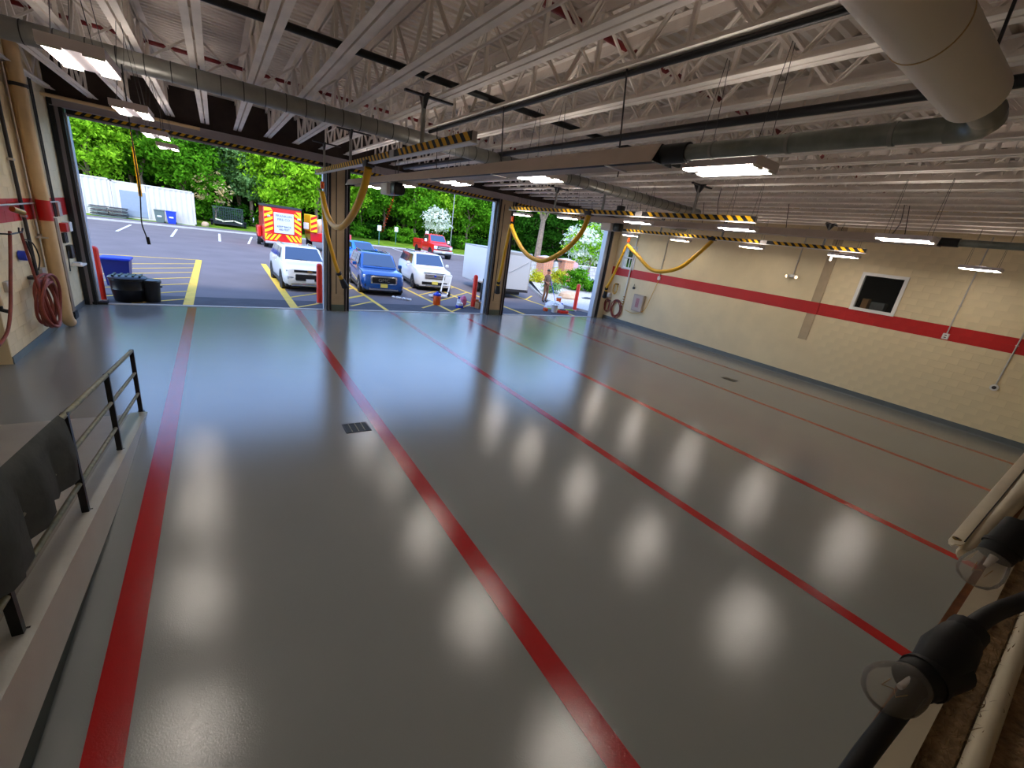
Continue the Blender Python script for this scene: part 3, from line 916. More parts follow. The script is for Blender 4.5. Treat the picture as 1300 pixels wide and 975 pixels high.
# ---- hanging drop cords
t = thing('drop_cord', 'black drop cord with plug hanging in the left door', 'cord', (-0.95, 9.0, 2.46), 0)
MB().tube(smooth_path([(-.95, 9, 4.9), (-.95, 9, 4.07), (-.94, 9, 3.33), (-.945, 9, 3.1), (-.97, 9, 2.75), (-.945, 9, 2.58), (-.925, 9, 2.5)], 4), .009, 6).build('cable', M['black'], t, smooth=True)
MB().tube(smooth_path([(-.955, 9.02, 4.0), (-.935, 9.02, 3.5), (-.93, 9.02, 3.12)], 4), .011, 6).tube(smooth_path([(-.96, 9.0, 3.8), (-.955, 9.0, 3.4), (-.955, 9, 3.12)], 3), .008, 6).build('yellow_cable', M['hose_yellow'], t, smooth=True)
MB().cyl((-.925, 9, 2.53), (-.915, 9, 2.42), .022, 8).build('plug', M['black'], t, smooth=True)
t = thing('coiled_cord', 'orange coiled cord hanging in the middle door', 'cord', (3.55, 11.0, 3.0), 0)
pts = []
for i in range(90):
    f = i / 89.0
    p = Vector((3.70, 11, 4.1)).lerp(Vector((3.37, 11, 3.0)), f)
    r = .03 * min(1, f * 2.5)
    pts.append(p + Vector((r * math.cos(i * 1.1), r * math.sin(i * 1.1), 0)))
MB().tube(pts, .009, 5).build('coil', M['orange'], t, smooth=True)
MB().cyl((3.70, 11, 4.1), (3.72, 11, ZJ), .008, 5).build('lead', M['black'], t)
pipe('hanging_rod', [(6.0, 6.0, 4.6), (6.0, 6.0, ZJ)], .01, 'dark_steel', 'thin rod hanging from the joists right of the near heater', 'rod')
# cables slung between joists on the right
for i, (p, q, r, lab) in enumerate([((11.8, 3.5, 5.08), (10.6, 3.1, 4.6), (9.4, 2.8, 4.25), 'black lamp cable looping down from the joists to the third row lights'),
                                    ((9.8, 6.4, 5.08), (9.2, 6.0, 4.7), (9.0, 5.8, 4.42), 'black cable looping down to the end of the middle striped rail')]):
    pipe('lamp_cable', smooth_path([p, q, r], 6), .008, 'black', lab, 'cable', 6)

# small black unit hung from the joists
t = thing('junction_box', 'small black box hung above the middle striped rail', 'box', (11.0, 10.56, 4.59), 0)
MB().rbox(10.9, 11.1, 10.46, 10.66, 4.59, 4.81, .02).build('case', M['black_gloss'], t, smooth=True)
MB().cyl((11.0, 10.56, 4.8), (11.0, 10.56, ZJ), .012, 8).build('hanger_rod', M['dark_steel'], t)
# ================================================================ RAMP, RAILING
SL = 0.128
def rz_(y): return max(0.0, (7.88 - y) * SL)
ry = (7.88, 0.2)
rp_ = MB()
rp_.prism([(7.88, 0.0), (0.2, 0.0), (0.2, rz_(0.2))], 'x', -7.9, -1.30)
ramp = rp_.build('floor_ramp', mat('ramp_paint', (138, 133, 126), 0.35, var=0.1, vscale=2, bump=.1, bscale=60), label='grey brown concrete ramp rising towards the viewer at the left', kind='structure')
cb = MB()
cb.prism([(7.9, 0.0), (5.35, 0.0), (0.2, 0.44), (0.2, rz_(0.2) + .015), (7.9, 0.012)], 'x', -1.30, -1.097)
cb.build('trim_ramp_curb', mat('curb_paint', (170, 169, 163), 0.3, var=0.06, vscale=3, bump=.1, bscale=70), label='pale grey sloping curb that carries the railing', kind='structure')
MB().prism([(5.35, 0.0), (0.2, 0.0), (0.2, 0.44)], 'x', -1.30, -1.125).build('trim_curb_recess', mat('curb_recess_paint', (40, 46, 40), 0.5, var=0.2, vscale=6), label='dark green recessed strip under the curb', kind='structure')

t = thing('guard_railing', 'black pipe guard railing along the ramp curb', 'railing', (-1.174, 5.5, 0.3), 0)
ys = [7.93, 6.25, 4.65, 3.07, 1.4]
for y in ys:
    MB().box(-1.20, -1.15, y - .022, y + .022, rz_(y), rz_(y) + 1.0).build('post', M['black_metal'], t)
    MB().box(-1.215, -1.135, y - .04, y + .04, rz_(y), rz_(y) + .012).build('post_foot', M['black_metal'], t)
for h in (0.98, 0.64, 0.31):
    for (ya, yb) in zip(ys[:-1], ys[1:]):
        MB().cyl((-1.174, ya, rz_(ya) + h), (-1.174, yb, rz_(yb) + h), .024 if h > .9 else .02, 10).build('rail_pipe', M['rail_worn'], t, smooth=True)
# black tarp thrown over the railing
tp = MB(); n = 26
rings = []
rnd = random.Random(3)
for i in range(n + 1):
    y = 4.5 - i * (4.5 - 1.2) / n
    zt = rz_(y) + 1.015
    drop = 0.50 + 0.05 * math.sin(i * .7 + 1) + .02 * math.sin(i * 2.1) + .12 * min(1, i / 12.0)
    bul = .035 + .02 * math.sin(i * 1.3) + .012 * math.sin(i * 3.7)
    if i < 2: drop *= .88 + .06 * i
    f = [(-1.174 + bul * 1.4 + .012 * math.sin(i * 2.3), y, zt - drop), (-1.174 + bul * 1.7, y, zt - drop * .62), (-1.174 + bul * 1.3, y, zt - drop * .3), (-1.174 + .032, y, zt - .03),
         (-1.174, y, zt + .012), (-1.174 - .032, y, zt - .03), (-1.174 - bul * 1.2, y, zt - .25), (-1.174 - bul * 1.5, y, zt - .5)]
    rings.append(f + [(p[0] + (-.008 if k < 5 else .008), p[1], p[2] - (.008 if k == 4 else 0)) for k, p in reversed(list(enumerate(f)))])
tp.loft(rings)
tp.build('tarp', M['tarp'], label='black tarp draped over the near end of the railing', cat='tarp', smooth=True)

# ================================================================ LEFT WALL FITTINGS
X = XL
def wall_pipe(name, pts, r, m, label, cat='pipe', clips=()):
    t = thing(name, label, cat, (pts[-1][0], pts[-1][1], min(p[2] for p in pts)), 0)
    MB().tube(pts, r, 12).build('pipe_run', M[m], t, smooth=True)
    for (y, z) in clips:
        x = pts[0][0]
        MB().box(x - r * 1.3, x + r * 1.3, y - r - .02, y + r + .02, z - .02, z + .02).build('clip', M['alu'], t)
    return t
wall_pipe('black_conduit', [(X + .05, 12.55, 5.1), (X + .05, 12.55, 1.25)], .03, 'dark_steel', 'dark vertical pipe on the left wall', clips=((12.55, 3.4), (12.55, 2.4)))
wall_pipe('insulated_pipe', [(X + .08, 13.35, 5.1), (X + .08, 13.35, 1.1)], .055, 'beige_pipe', 'slim beige pipe beside the big downpipe on the left wall', clips=((13.35, 2.0),))
wall_pipe('insulated_pipe', [(X + .06, 13.55, 5.1), (X + .06, 13.55, 1.2)], .035, 'beige_pipe', 'thinner beige pipe between slim pipe and downpipe', clips=((13.55, 2.0),))
t = thing('downpipe', 'big beige downpipe with a red band on the left wall', 'pipe', (X + .2, 13.5, .1), 0)
MB().tube([(X + .2, 13.22, 5.7), (X + .2, 13.22, .42), (X + .2, 13.25, .25), (X + .2, 13.32, .14), (X + .2, 13.42, .1)], .108, 20).build('pipe_run', M['beige_pipe'], t, smooth=True)
MB().cyl((X + .2, 13.22, 2.31), (X + .2, 13.22, 2.71), .111, 20).build('painted_band', M['red_paint'], t, smooth=True)
MB().cyl((X + .2, 13.22, 4.72), (X + .2, 13.22, 4.78), .135, 20).build('collar', M['dark_steel'], t, smooth=True)
MB().box(X + .01, X + .2, 13.1, 13.4, 1.95, 1.98).build('bracket', M['alu'], t)
for k, yy in enumerate((14.72, 14.84)):
    wall_pipe('thin_conduit', [(X + .03, yy, 5.1), (X + .03, yy, 2.3)], .016, 'dark_steel', 'thin dark conduit left of the black door frame, %s of a pair' % ('left' if k == 0 else 'right'))
t = thing('steel_upright', 'brown steel upright beside the left door', 'post', (X + .1, 14.25, 0), 0)
MB().box(X + .01, X + .13, 14.15, 14.33, .18, 2.3).build('channel', mat('brown_steel', (140, 118, 96), .6, var=.1), t)
MB().box(X, X + .16, 14.1, 14.38, 0, .18).build('foot', M['black_metal'], t)
t = thing('alarm_box', 'red and white alarm box on the left wall by the door', 'alarm', (X, 15.2, 1.95), 0)
MB().rbox(X, X + .12, 14.98, 15.22, 1.95, 2.15, .01).build('red_case', M['red_paint'], t)
MB().rbox(X, X + .14, 15.22, 15.45, 1.95, 2.17, .01).build('white_case', M['white'], t)
t = thing('remote_rack', 'black handsets hanging under the alarm box', 'handset', (X, 15.2, 1.7), 0)
for k in range(3):
    MB().rbox(X, X + .06, 15.0 + k * .1, 15.07 + k * .1, 1.68, 1.92, .012).build('handset', M['black_gloss'], t)
t = thing('door_opener', 'black door opener with cable on the left wall', 'switch', (X, 15.25, 1.3), 0)
MB().rbox(X, X + .1, 15.15, 15.42, 1.3, 1.62, .02).build('case', M['black_gloss'], t, smooth=True)
MB().tube(smooth_path([(X + .05, 15.1, 1.5), (X + .06, 14.95, 1.3), (X + .04, 14.98, 1.02)], 4), .012, 6).build('cable', M['black'], t)
MB().box(X, X + .25, 15.15, 15.6, 1.12, 1.16).box(X + .05, X + .2, 15.2, 15.4, 1.16, 1.2).build('wall_shelf', M['white'], label='small white shelf beside the left door frame', cat='shelf')
MB().rbox(X, X + .04, 15.05, 15.3, 2.3, 2.62, .008).build('sign_plate', M['alu'], label='small grey plate on the red band by the left door', cat='plate')
# air line with valves
t = thing('air_line', 'thin horizontal air pipe with valve across the red band', 'pipe', (X, 12.5, 2.6), 0)
MB().tube([(X + .08, 11.2, 2.62), (X + .08, 14.9, 2.64)], .018, 8).build('pipe_run', M['alu'], t, smooth=True)
MB().cyl((X + .12, 11.75, 2.56), (X + .2, 11.95, 2.5), .05, 10).build('valve', M['brass'], t, smooth=True)
t = thing('outlet_box', 'grey switch box with blue knob and black cables, left wall', 'switch', (X, 12.5, 1.2), 0)
MB().rbox(X, X + .1, 12.72, 12.95, 1.15, 1.38, .01).build('case', M['alu'], t)
MB().cyl((X + .02, 11.95, 1.72), (X + .13, 11.95, 1.72), .09, 14).build('reel', M['blue_bin'], t, smooth=True)
MB().tube(smooth_path([(X + .06, 12.2, 2.0), (X + .1, 12.5, 1.9), (X + .1, 12.7, 1.6), (X + .06, 12.65, 1.35)], 5), .012, 6).tube(smooth_path([(X + .06, 12.3, 1.95), (X + .08, 12.4, 1.6), (X + .06, 12.5, 1.2)], 5), .016, 6).build('cable', M['black'], t, smooth=True)
# hose hook and hanging hose
t = thing('hose_hook', 'black iron hook bracket on the left wall', 'hook', (X, 11.2, 2.2), 0)
MB().tube([(X + .02, 10.75, 2.2), (X + .25, 10.9, 2.2), (X + .28, 11.35, 2.21), (X + .28, 11.42, 2.27)], .014, 6).tube([(X + .28, 11.2, 2.2), (X + .28, 11.24, 2.29)], .012, 6).build('hook_bar', M['black_metal'], t, smooth=True)
c = Vector((X + .22, 12.15, .80))
t = thing('hose_coil', 'coil of red brown hose hanging on the left wall', 'hose', (X + .2, 12.2, .25), 0)
rnd = random.Random(5)
for k in range(7):
    w, h = .42 + rnd.uniform(-.05, .05) + (.1 if k > 4 else 0), .48 + rnd.uniform(-.04, .06)
    dx, dy, dz = rnd.uniform(-.1, .1), rnd.uniform(-.16, .16), rnd.uniform(-.04, .04)
    pts = [(c.x + dx + .03 * math.sin(a * 2 + k), c.y + dy + w * math.cos(a), c.z + dz + h * math.sin(a)) for a in [2 * PI * j / 28 for j in range(28)]]
    MB().tube(pts, .026, 8, closed=True).build('hose_loop', M['hose_red'], t, smooth=True)
MB().tube(smooth_path([(X + .27, 11.32, 2.22), (X + .25, 11.55, 1.6), (X + .24, 11.8, .9), (X + .26, 12.1, .35), (X + .24, 12.5, .3), (X + .22, 12.7, .6)], 6), .022, 8).build('hose_end', M['hose_red'], t, smooth=True)
MB().rbox(X, X + .12, 12.15, 12.35, 1.24, 1.30, .01).build('hanger', M['dark_steel'], t)
MB().tube(smooth_path([(X + .24, 10.95, 2.24), (X + .24, 10.75, 1.9), (X + .25, 10.45, 1.5), (X + .26, 10.1, 1.05), (X + .25, 9.75, .75), (X + .2, 9.2, .62), (X + .1, 8.8, .7)], 6), .024, 8).build('hanging_hose', M['hose_red'], label='red brown hose hanging from the iron hook at the left edge', cat='hose', smooth=True)
t = thing('corner_pipe', 'beige pipe with black spout at the end of the left wall', 'pipe', (X - .05, 10.54, 1.0), 0)
MB().tube([(X - .06, 10.54, 2.1), (X + .03, 10.54, 1.05)], .05, 10).build('pipe_run', M['beige_pipe'], t, smooth=True)
MB().tube([(X + .03, 10.54, 1.05), (X + .04, 10.54, .98), (X + .12, 10.55, .95)], .035, 8).build('spout', M['black'], t, smooth=True)
MB().rbox(X, X + .06, 10.95, 11.12, 1.2, 1.38, .01).build('socket_box', M['alu'], label='small grey socket box below the iron hook', cat='socket')

# ================================================================ RIGHT WALL FITTINGS
def drop(name, y, ztop, zbot, label, end):
    t = thing(name, label, 'conduit', (XR - .04, y, zbot), 0)
    MB().cyl((XR - .035, y, ztop), (XR - .035, y, zbot), .016, 8).build('conduit_run', M['alu'], t, smooth=True)
    for z in (zbot + (ztop - zbot) * .3, zbot + (ztop - zbot) * .7):
        MB().box(XR - .055, XR - .005, y - .03, y + .03, z - .012, z + .012).build('clip', M['alu'], t)
    if end == 'box':
        MB().rbox(XR - .07, XR - .005, y - .07, y + .07, zbot - .16, zbot, .01).build('outlet', M['white'], t)
        for k in (-.03, .03):
            MB().box(XR - .075, XR - .069, y - .025, y + .025, zbot - .08 + k - .012, zbot - .08 + k + .012).build('socket_hole', M['dark_steel'], t)
    elif end == 'round':
        MB().cyl((XR - .075, y, zbot - .05), (XR - .005, y, zbot - .05), .085, 16).build('round_plate', M['white'], t, smooth=True)
        MB().cyl((XR - .08, y, zbot - .05), (XR - .07, y, zbot - .05), .045, 16).build('plate_centre', M['dark_steel'], t, smooth=True)
    elif end == 'lamp':
        MB().rbox(XR - .1, XR - .005, y - .08, y + .08, zbot - .1, zbot, .01).build('lamp_box', M['white'], t)
        for s in (-1, 1):
            MB().cyl((XR - .08, y + s * .1, zbot - .06), (XR - .16, y + s * .16, zbot - .08), .05, 12, r2=.065).build('lamp_head', M['white'], t, smooth=True)
            MB().cyl((XR - .16, y + s * .16, zbot - .08), (XR - .166, y + s * .163, zbot - .082), .05, 12).build('lamp_glow', mat('warm_bulb', (255, 220, 170), .4, emit=(1, .75, .5), estr=1.5), t, smooth=True)
    return t
drop('wall_conduit', 2.89, 5.1, 2.50, 'grey conduit with a white outlet on the red band, near end of the right wall', 'box')
drop('wall_conduit', 1.54, 5.1, 1.42, 'grey conduit ending in a round white plate low on the right wall', 'round')
drop('emergency_light', 7.34, 5.1, 3.50, 'twin emergency lamp on a conduit left of the beige column strip', 'lamp')
drop('wall_conduit', 12.95, 5.1, 2.62, 'grey conduit with outlet behind the yellow hose on the right wall', 'box')
t = thing('white_riser', 'white vertical pipe beside the small sash window', 'pipe', (XR - .05, 14.75, .9), 0)
MB().tube([(XR - .05, 14.72, 5.1), (XR - .05, 14.75, 1.2), (XR - .05, 14.78, .9)], .035, 10).build('pipe_run', M['white'], t, smooth=True)
for k in range(4):
    MB().cyl((XR - .05, 14.76, .95 + k * .12), (XR - .05, 14.76, 1.0 + k * .12), .05, 10).build('fitting', M['brass'], t, smooth=True)
t = thing('panel_box', 'grey electrical panel box with red lettering patch, right wall', 'panel', (XR, 13.75, .8), 0)
MB().rbox(XR - .16, XR - .005, 13.45, 14.07, .80, 1.61, .012).build('case', mat('panel_grey', (176, 164, 152), .5), t)
MB().rbox(XR - .172, XR - .158, 13.5, 14.02, .86, 1.55, .006).build('panel_door', mat('panel_door_grey', (188, 172, 164), .5), t)
MB().box(XR - .176, XR - .172, 13.66, 13.86, 1.0, 1.44).build('label_patch', mat('pinkish_label', (172, 120, 128), .6, var=.3, vscale=30), t)
MB().tube(smooth_path([(XR - .02, 12.95, 2.48), (XR - .1, 13.1, 1.6), (XR - .12, 13.3, .95), (XR - .1, 13.9, .68), (XR - .06, 14.5, .72)], 6), .012, 6).build('slack_cable', M['hose_yellow'], label='thin pale cable sagging from outlet past the panel box', cat='cable', smooth=True)
MB().cyl((XR - .06, 14.29, 1.86), (XR - .005, 14.29, 1.86), .06, 12).cyl((XR - .05, 14.29, 1.9), (XR - .03, 14.29, 2.05), .012, 6).build('wall_knob', M['dark_steel'], label='small dark knob on the right wall above the panel box', cat='knob', smooth=True)  # round knob with a short stem
def hose_ring(y, z, w, h, n, m, label, r=.022, seed=1, name='hose_coil'):
    t = thing(name, label, 'hose', (XR - .08, y, z - h), 0)
    rnd = random.Random(seed)
    for k in range(n):
        ww, hh = w * rnd.uniform(.8, 1.05), h * rnd.uniform(.85, 1.08)
        dy, dz, dx = rnd.uniform(-.05, .05), rnd.uniform(-.05, .05), rnd.uniform(-.04, .04)
        pts = [(XR - .09 + dx + .02 * math.sin(3 * a + k), y + dy + ww * math.cos(a), z + dz + hh * math.sin(a)) for a in [2 * PI * j / 24 for j in range(24)]]
        MB().tube(pts, r, 7, closed=True).build('hose_loop', M[m], t, smooth=True)
    MB().rbox(XR - .1, XR - .005, y - .08, y + .08, z + h - .08, z + h, .01).build('hanger', M['dark_steel'], t)
hose_ring(15.1, .68, .32, .42, 5, 'hose_red', 'large red brown hose coil on the right wall near the door', seed=2)
hose_ring(15.72, .70, .17, .30, 4, 'hose_red', 'small red brown hose coil beside the right door jamb', seed=4)
hose_ring(15.4, 1.65, .15, .26, 4, 'hose_yellow', 'small coil of orange yellow cord on the right wall', .012, seed=6, name='cord_coil')
MB().rbox(XR - .16, XR - .005, 15.66, 15.84, 1.12, 1.36, .03).cyl((XR - .16, 15.75, 1.24), (XR - .22, 15.75, 1.24), .07, 12).build('air_regulator', M['white'], label='white air regulator above the small hose coil', cat='regulator', smooth=True)
# small white emissive block hung on a stem before the pilaster
t = thing('hanging_white_piece', 'small white hanging piece in front of the beige column strip', 'lamp', (15.9, 6.0, 4.1), 0)
MB().cyl((16.3, 6.15, 4.25), (16.3, 6.15, ZJ), .008, 6).build('stem', M['dark_steel'], t)
MB().rbox(16.27, 16.33, 6.12, 6.18, 4.06, 4.22, .02).build('glowing_block', mat('white_glow', (255, 250, 240), .4, emit=(1, .9, .8), estr=2.0), t, smooth=True)

# ================================================================ NEAR HALF WALL WITH CLUTTER
ZT = 2.76
wf = MB().box(-8.0, XR, -0.30, -0.012, 0.0, ZT - .02)
wf.build('wall_front', M['cream'], label='near half wall under the viewpoint', kind='structure')
MB().box(0.30, 6.0, -0.012, 0.0115, ZT - .06, ZT + .0).build('trim_2', M['wood'], label='brown wooden edge strip on the near half wall', kind='structure')
MB().box(0.30, 6.0, -0.034, -0.0005, ZT - .02, ZT + .006).build('trim_3', M['trim_cream'], label='cream board on top of the near half wall', kind='structure')
MB().box(0.30, 6.0, -0.064, -0.034, ZT - .03, ZT - .002).build('trim_4', M['dust'], label='dust covered ledge behind the cream board', kind='structure')
MB().tube([(0.25, -0.078, ZT - .002), (6.0, -0.078, ZT - .002)], .0115, 10).build('trim_5', M['trim_cream'], label='cream round moulding along the dusty ledge', kind='structure', smooth=True)
MB().box(0.30, 6.0, -0.30, -0.088, ZT - .03, ZT - .004).build('trim_6', M['dust'], label='wide dark dusty ledge at the lower right corner', kind='structure')
# fluff on the ledge
fl = MB(); rnd = random.Random(11)
for i in range(900):
    x = rnd.uniform(.42, 1.4); y = rnd.choice([rnd.uniform(-.066, -.036), rnd.uniform(-.2, -.09), rnd.uniform(-.09, -.03)])
    z = ZT - .002
    d = Vector((rnd.uniform(-1, 1), rnd.uniform(-1, 1), rnd.uniform(.1, .9))).normalized() * rnd.uniform(.006, .02)
    p = Vector((x, y, z)); s_ = Vector((d.y, -d.x, 0)).normalized() * .0006
    q = p + d * .6 + Vector((0, 0, .002)); e = p + d
    fl.add([p - s_, p + s_, q + s_, q - s_, e], [(0, 1, 2, 3), (3, 2, 4)])
fl.build('dust_fluff', mat('dust_fibre', (150, 124, 90), .95), label='dust fibres and cobweb lint on the near ledge', cat='dust', kind='stuff')
t = thing('hinge', 'small steel hinge on the cream board of the near wall', 'hinge', (.66, -.004, ZT + .006), 0)
MB().box(.73, .80, -.012, .0035, ZT + .006, ZT + .009).build('leaf', M['alu'], t)
MB().cyl((.73, -.003, ZT + .01), (.80, -.003, ZT + .01), .004, 8).build('knuckle', M['alu'], t, smooth=True)
for k in range(3):
    MB().cyl((.74 + k * .025, -.008, ZT + .008), (.74 + k * .025, -.008, ZT + .0105), .0025, 8).build('screw', M['dark_steel'], t)

# festoon cable with two clear bulbs, a hand's reach from the viewpoint
cord = smooth_path([(.40, .006, 2.79), (.4837, .0022, 2.8393), (.5139, .0011, 2.8576), (.5587, -.0018, 2.8814), (.6053, -.0051, 2.9071), (.6593, -.0108, 2.9246), (.7122, -.0159, 2.9419), (.7647, -.0249, 2.9488),
                    (.8424, -.0424, 2.9485), (.948, -.0595, 2.9349), (1.15, -.075, 2.88), (1.5, -.08, 2.80)], 6)
t = thing('festoon_cable', 'thick black festoon cable with bulb sockets over the near ledge', 'cable', (.6, 0, 2.8), 0)
MB().tube(cord, .0095, 12).build('cable', M['black'], t, smooth=True)
def socket(c, tip, label_b):
    c = Vector(c); tip = Vector(tip)
    d = (tip - c).normalized(); L = (tip - c).length
    k = L / .108
    sk = MB()
    sk.cyl(c - d * .012 * k, c + d * .030 * k, .0215 * k, 20).cyl(c + d * .030 * k, c + d * .036 * k, .0235 * k, 20).cyl(c + d * .036 * k, c + d * .052 * k, .0215 * k, 20, r2=.0205 * k)
    sk.build('socket', M['black'], t, smooth=True)
    x = d.cross(Vector((0, 0, 1))).normalized(); y = d.cross(x)
    prof = [(.0185, .048), (.0205, .056), (.0240, .068), (.0258, .080), (.0245, .092), (.0195, .101), (.0115, .106), (.003, .108)]
    def ringset(dr):
        return [[c + d * (h * k) + x * ((r - dr) * k * math.cos(a)) + y * ((r - dr) * k * math.sin(a)) for a in [2 * PI * j / 28 for j in range(28)]] for r, h in prof]
    bt = thing('bulb', label_b, 'bulb', c + d * .04, 0, 'clear festoon bulbs')
    MB().loft(ringset(0), caps=False).build('glass_bulb', glass_mat('bulb_glass', (248, 245, 240), .08, .2), bt, smooth=True)
    MB().cyl(c + d * .05 * k, c + d * .072 * k, .006 * k, 10, r2=.003 * k).build('stem', M['white'], bt, smooth=True)
    MB().tube([c + (d * .072 + x * .009) * k, c + (d * .088 + x * .007) * k, c + (d * .080) * k, c + (d * .088 - x * .007) * k, c + (d * .072 - x * .009) * k], .0006 * k, 5).build('filament', M['brass'], bt)
socket((.648, -.0150, 2.9104), (.5461, .0170, 2.8977), 'clear glass bulb nearest the lower edge of the picture')
cl = MB().tube([(.616, -.006, 2.906), (.628, -.007, 2.911), (.660, -.010, 2.924), (.686, -.012, 2.934), (.698, -.013, 2.939)], .02, 14, radii=[.014, .019, .024, .020, .016])
cl.build('socket_clamp', M['black'], t, smooth=True)
MB().tube([(.684, -.0125, 2.933), (.706, -.0145, 2.942)], .018, 12).build('clamp_end', M['black'], t, smooth=True)
socket((.9184, -.0074, 3.0071), (.8554, .0056, 2.9299), 'clear glass bulb beside the rolled white banner')
MB().tube(smooth_path([(.922, -.008, 3.012), (.958, -.018, 3.014), (.985, -.04, 2.985), (1.0, -.06, 2.93)], 5), .0095, 10).build('socket_tail', M['black'], t, smooth=True)

# rolled white vinyl banner with a grommet, lying along the top edge of the half wall
t = thing('rolled_banner', 'rolled white vinyl banner with a brass grommet at the right edge', 'banner', (1.9, .04, ZT + .006), 0)
def bsec(x, y0, y1, zb, zh, n=12):
    """rounded roll section between y0 (far edge) and y1 (near edge)"""
    yc, hw = (y0 + y1) / 2, (y1 - y0) / 2
    return [(x, yc + hw * math.cos(2 * PI * j / n), zb + zh / 2 + zh / 2 * math.sin(2 * PI * j / n)) for j in range(n)]
zb = ZT + .007
MB().loft([bsec(1.315, .030, .047, zb + .008, .022), bsec(1.325, .024, .050, zb, .038), bsec(1.6, .012, .049, zb, .044), bsec(2.2, -.012, .046, zb, .052), bsec(3.2, -.03, .046, zb, .058)]).build('roll', M['trim_cream'], t, smooth=True)
fl_ = []
for (x, ya, yb) in ((1.296, .052, .058), (1.302, .047, .064), (1.325, .044, .068), (1.6, .043, .070), (2.4, .042, .073), (3.2, .042, .074)):
    fl_.append([(x, ya, zb + .041), (x, (ya + yb) / 2, zb + .040), (x, yb, zb + .034), (x, yb, zb + .031), (x, (ya + yb) / 2, zb + .037), (x, ya, zb + .038)])
MB().loft(fl_).build('flap', M['trim_cream'], t, smooth=True)
MB().tube([(1.33, .0455, zb + .0415), (2.4, .0435, zb + .0425), (3.2, .0435, zb + .0425)], .0012, 6).build('seam', M['dark_steel'], t)
MB().lathe([(.0035, 0), (.0075, .0), (.0080, .0015), (.0075, .003), (.0035, .003)], (1.330, .0575, zb + .0385), 'z', 18).build('grommet', M['brass'], t, smooth=True)
MB().lathe([(.001, 0.0032), (.0036, .0032), (.0036, .0034)], (1.330, .0575, zb + .0385), 'z', 14).build('grommet_hole', M['black'], t)
# ================================================================ OUTSIDE GROUND
GZ = -0.03
asph = mat('asphalt', (112, 102, 102), 0.85, var=0.12, vscale=0.6, bump=0.3, bscale=60)
lot = MB().box(-60, 90, 16.12, 130, -0.4, GZ).build('floor_parking_lot', asph, label='grey asphalt parking lot outside the doors', kind='structure')
MB().box(-3.4, 17.2, 16.16, 17.75, -0.3, GZ + .004).build('apron', mat('dark_asphalt', (66, 63, 68), .85, var=.2, vscale=2, bump=.3, bscale=60), lot)
def stripe(p, q, w, m='line_y'):
    a = Vector((*p, GZ + .006)); b_ = Vector((*q, GZ + .006))
    return MB().bar(a, b_, w, .006).build('parking_stripe', M[m], lot)
for x, y1 in ((-0.92, 28.1), (2.05, 28.6), (5.33, 28.2), (8.2, 27.5), (10.35, 28.0), (12.0, 28), (15.2, 27)):
    stripe((x, 16.25 if x not in (10.35,) else 18.6, ), (x, y1), .26 if x < 3 else .15)
stripe((-4.9, 27.4), (-.9, 28.15), .1)
for k, y in enumerate((26.5, 25.0, 23.5, 21.95, 20.4, 18.75, 17.3)):
    stripe((-1.0, y), (-4.4, y - 3.4 * .72), .09) if y - 3.4 * .72 > 16.4 else stripe((-1.0, y), (-1.0 - (y - 16.4) / .72, 16.4), .09)
def hatch(x0, x1, ys):
    for y in ys:
        stripe((x0 + .1, y), (x1 - .1, y + (x1 - x0 - .2) * .98), .1)
hatch(2.05, 5.33, (16.45, 18.35, 20.3, 22.2, 24.2))
hatch(4.0, 5.33, (17.0, 18.5, 20.4))
hatch(7.0, 8.3, (17.1,)); hatch(8.2, 10.35, (16.6, 18.6, 20.5, 22.4)); hatch(10.35, 12.0, (20.8, 22.6))
hatch(15.2, 16.9, (20.9, 18.6))
for (p, q) in (((-5.85, 41.2), (-6.0, 48.9)), ((-2.85, 41.1), (-3.0, 49.5)), ((.09, 41.2), (.12, 49.5)), ((2.0, 41.4), (2.7, 49.8)), ((18.3, 49.5), (18.9, 57))):
    stripe(p, q, .16, 'line_w')
# kerb and lawn
kp = [(-40, 50.9), (-9.0, 50.9), (3.6, 53.4), (9.0, 55.5), (14, 57.2), (24, 58.2), (40, 57.5), (70, 55)]
kb = MB()
for (a, c) in zip(kp[:-1], kp[1:]):
    kb.bar((a[0], a[1], .03), (c[0], c[1], .03), .3, .16)
kb.build('trim_kerb', M['conc'], label='pale concrete kerb along the far edge of the parking lot', kind='structure')
gr = leaf_mat('grass', (86, 132, 34), (170, 200, 70), .5)
gv = []; gf = []
for i, (x, y) in enumerate(kp):
    gv += [(x, y + .1, .06), (x * 1.15, y + 14, .5), (x * 1.6, 135, 1.2)]
for i in range(len(kp) - 1):
    a = i * 3
    gf += [(a, a + 3, a + 4, a + 1), (a + 1, a + 4, a + 5, a + 2)]
g = MB(); g.add(gv, gf)
g.build('lawn', gr, label='bright green lawn behind the kerb', cat='lawn', kind='stuff')
MB().prism([(-9.5, 51.3), (3.2, 53.6), (4.6, 57), (3.4, 66), (-9.5, 66)], 'z', .02, .13).build('floor_storage_pad', asph, label='asphalt pad under the container and trailer', kind='structure')

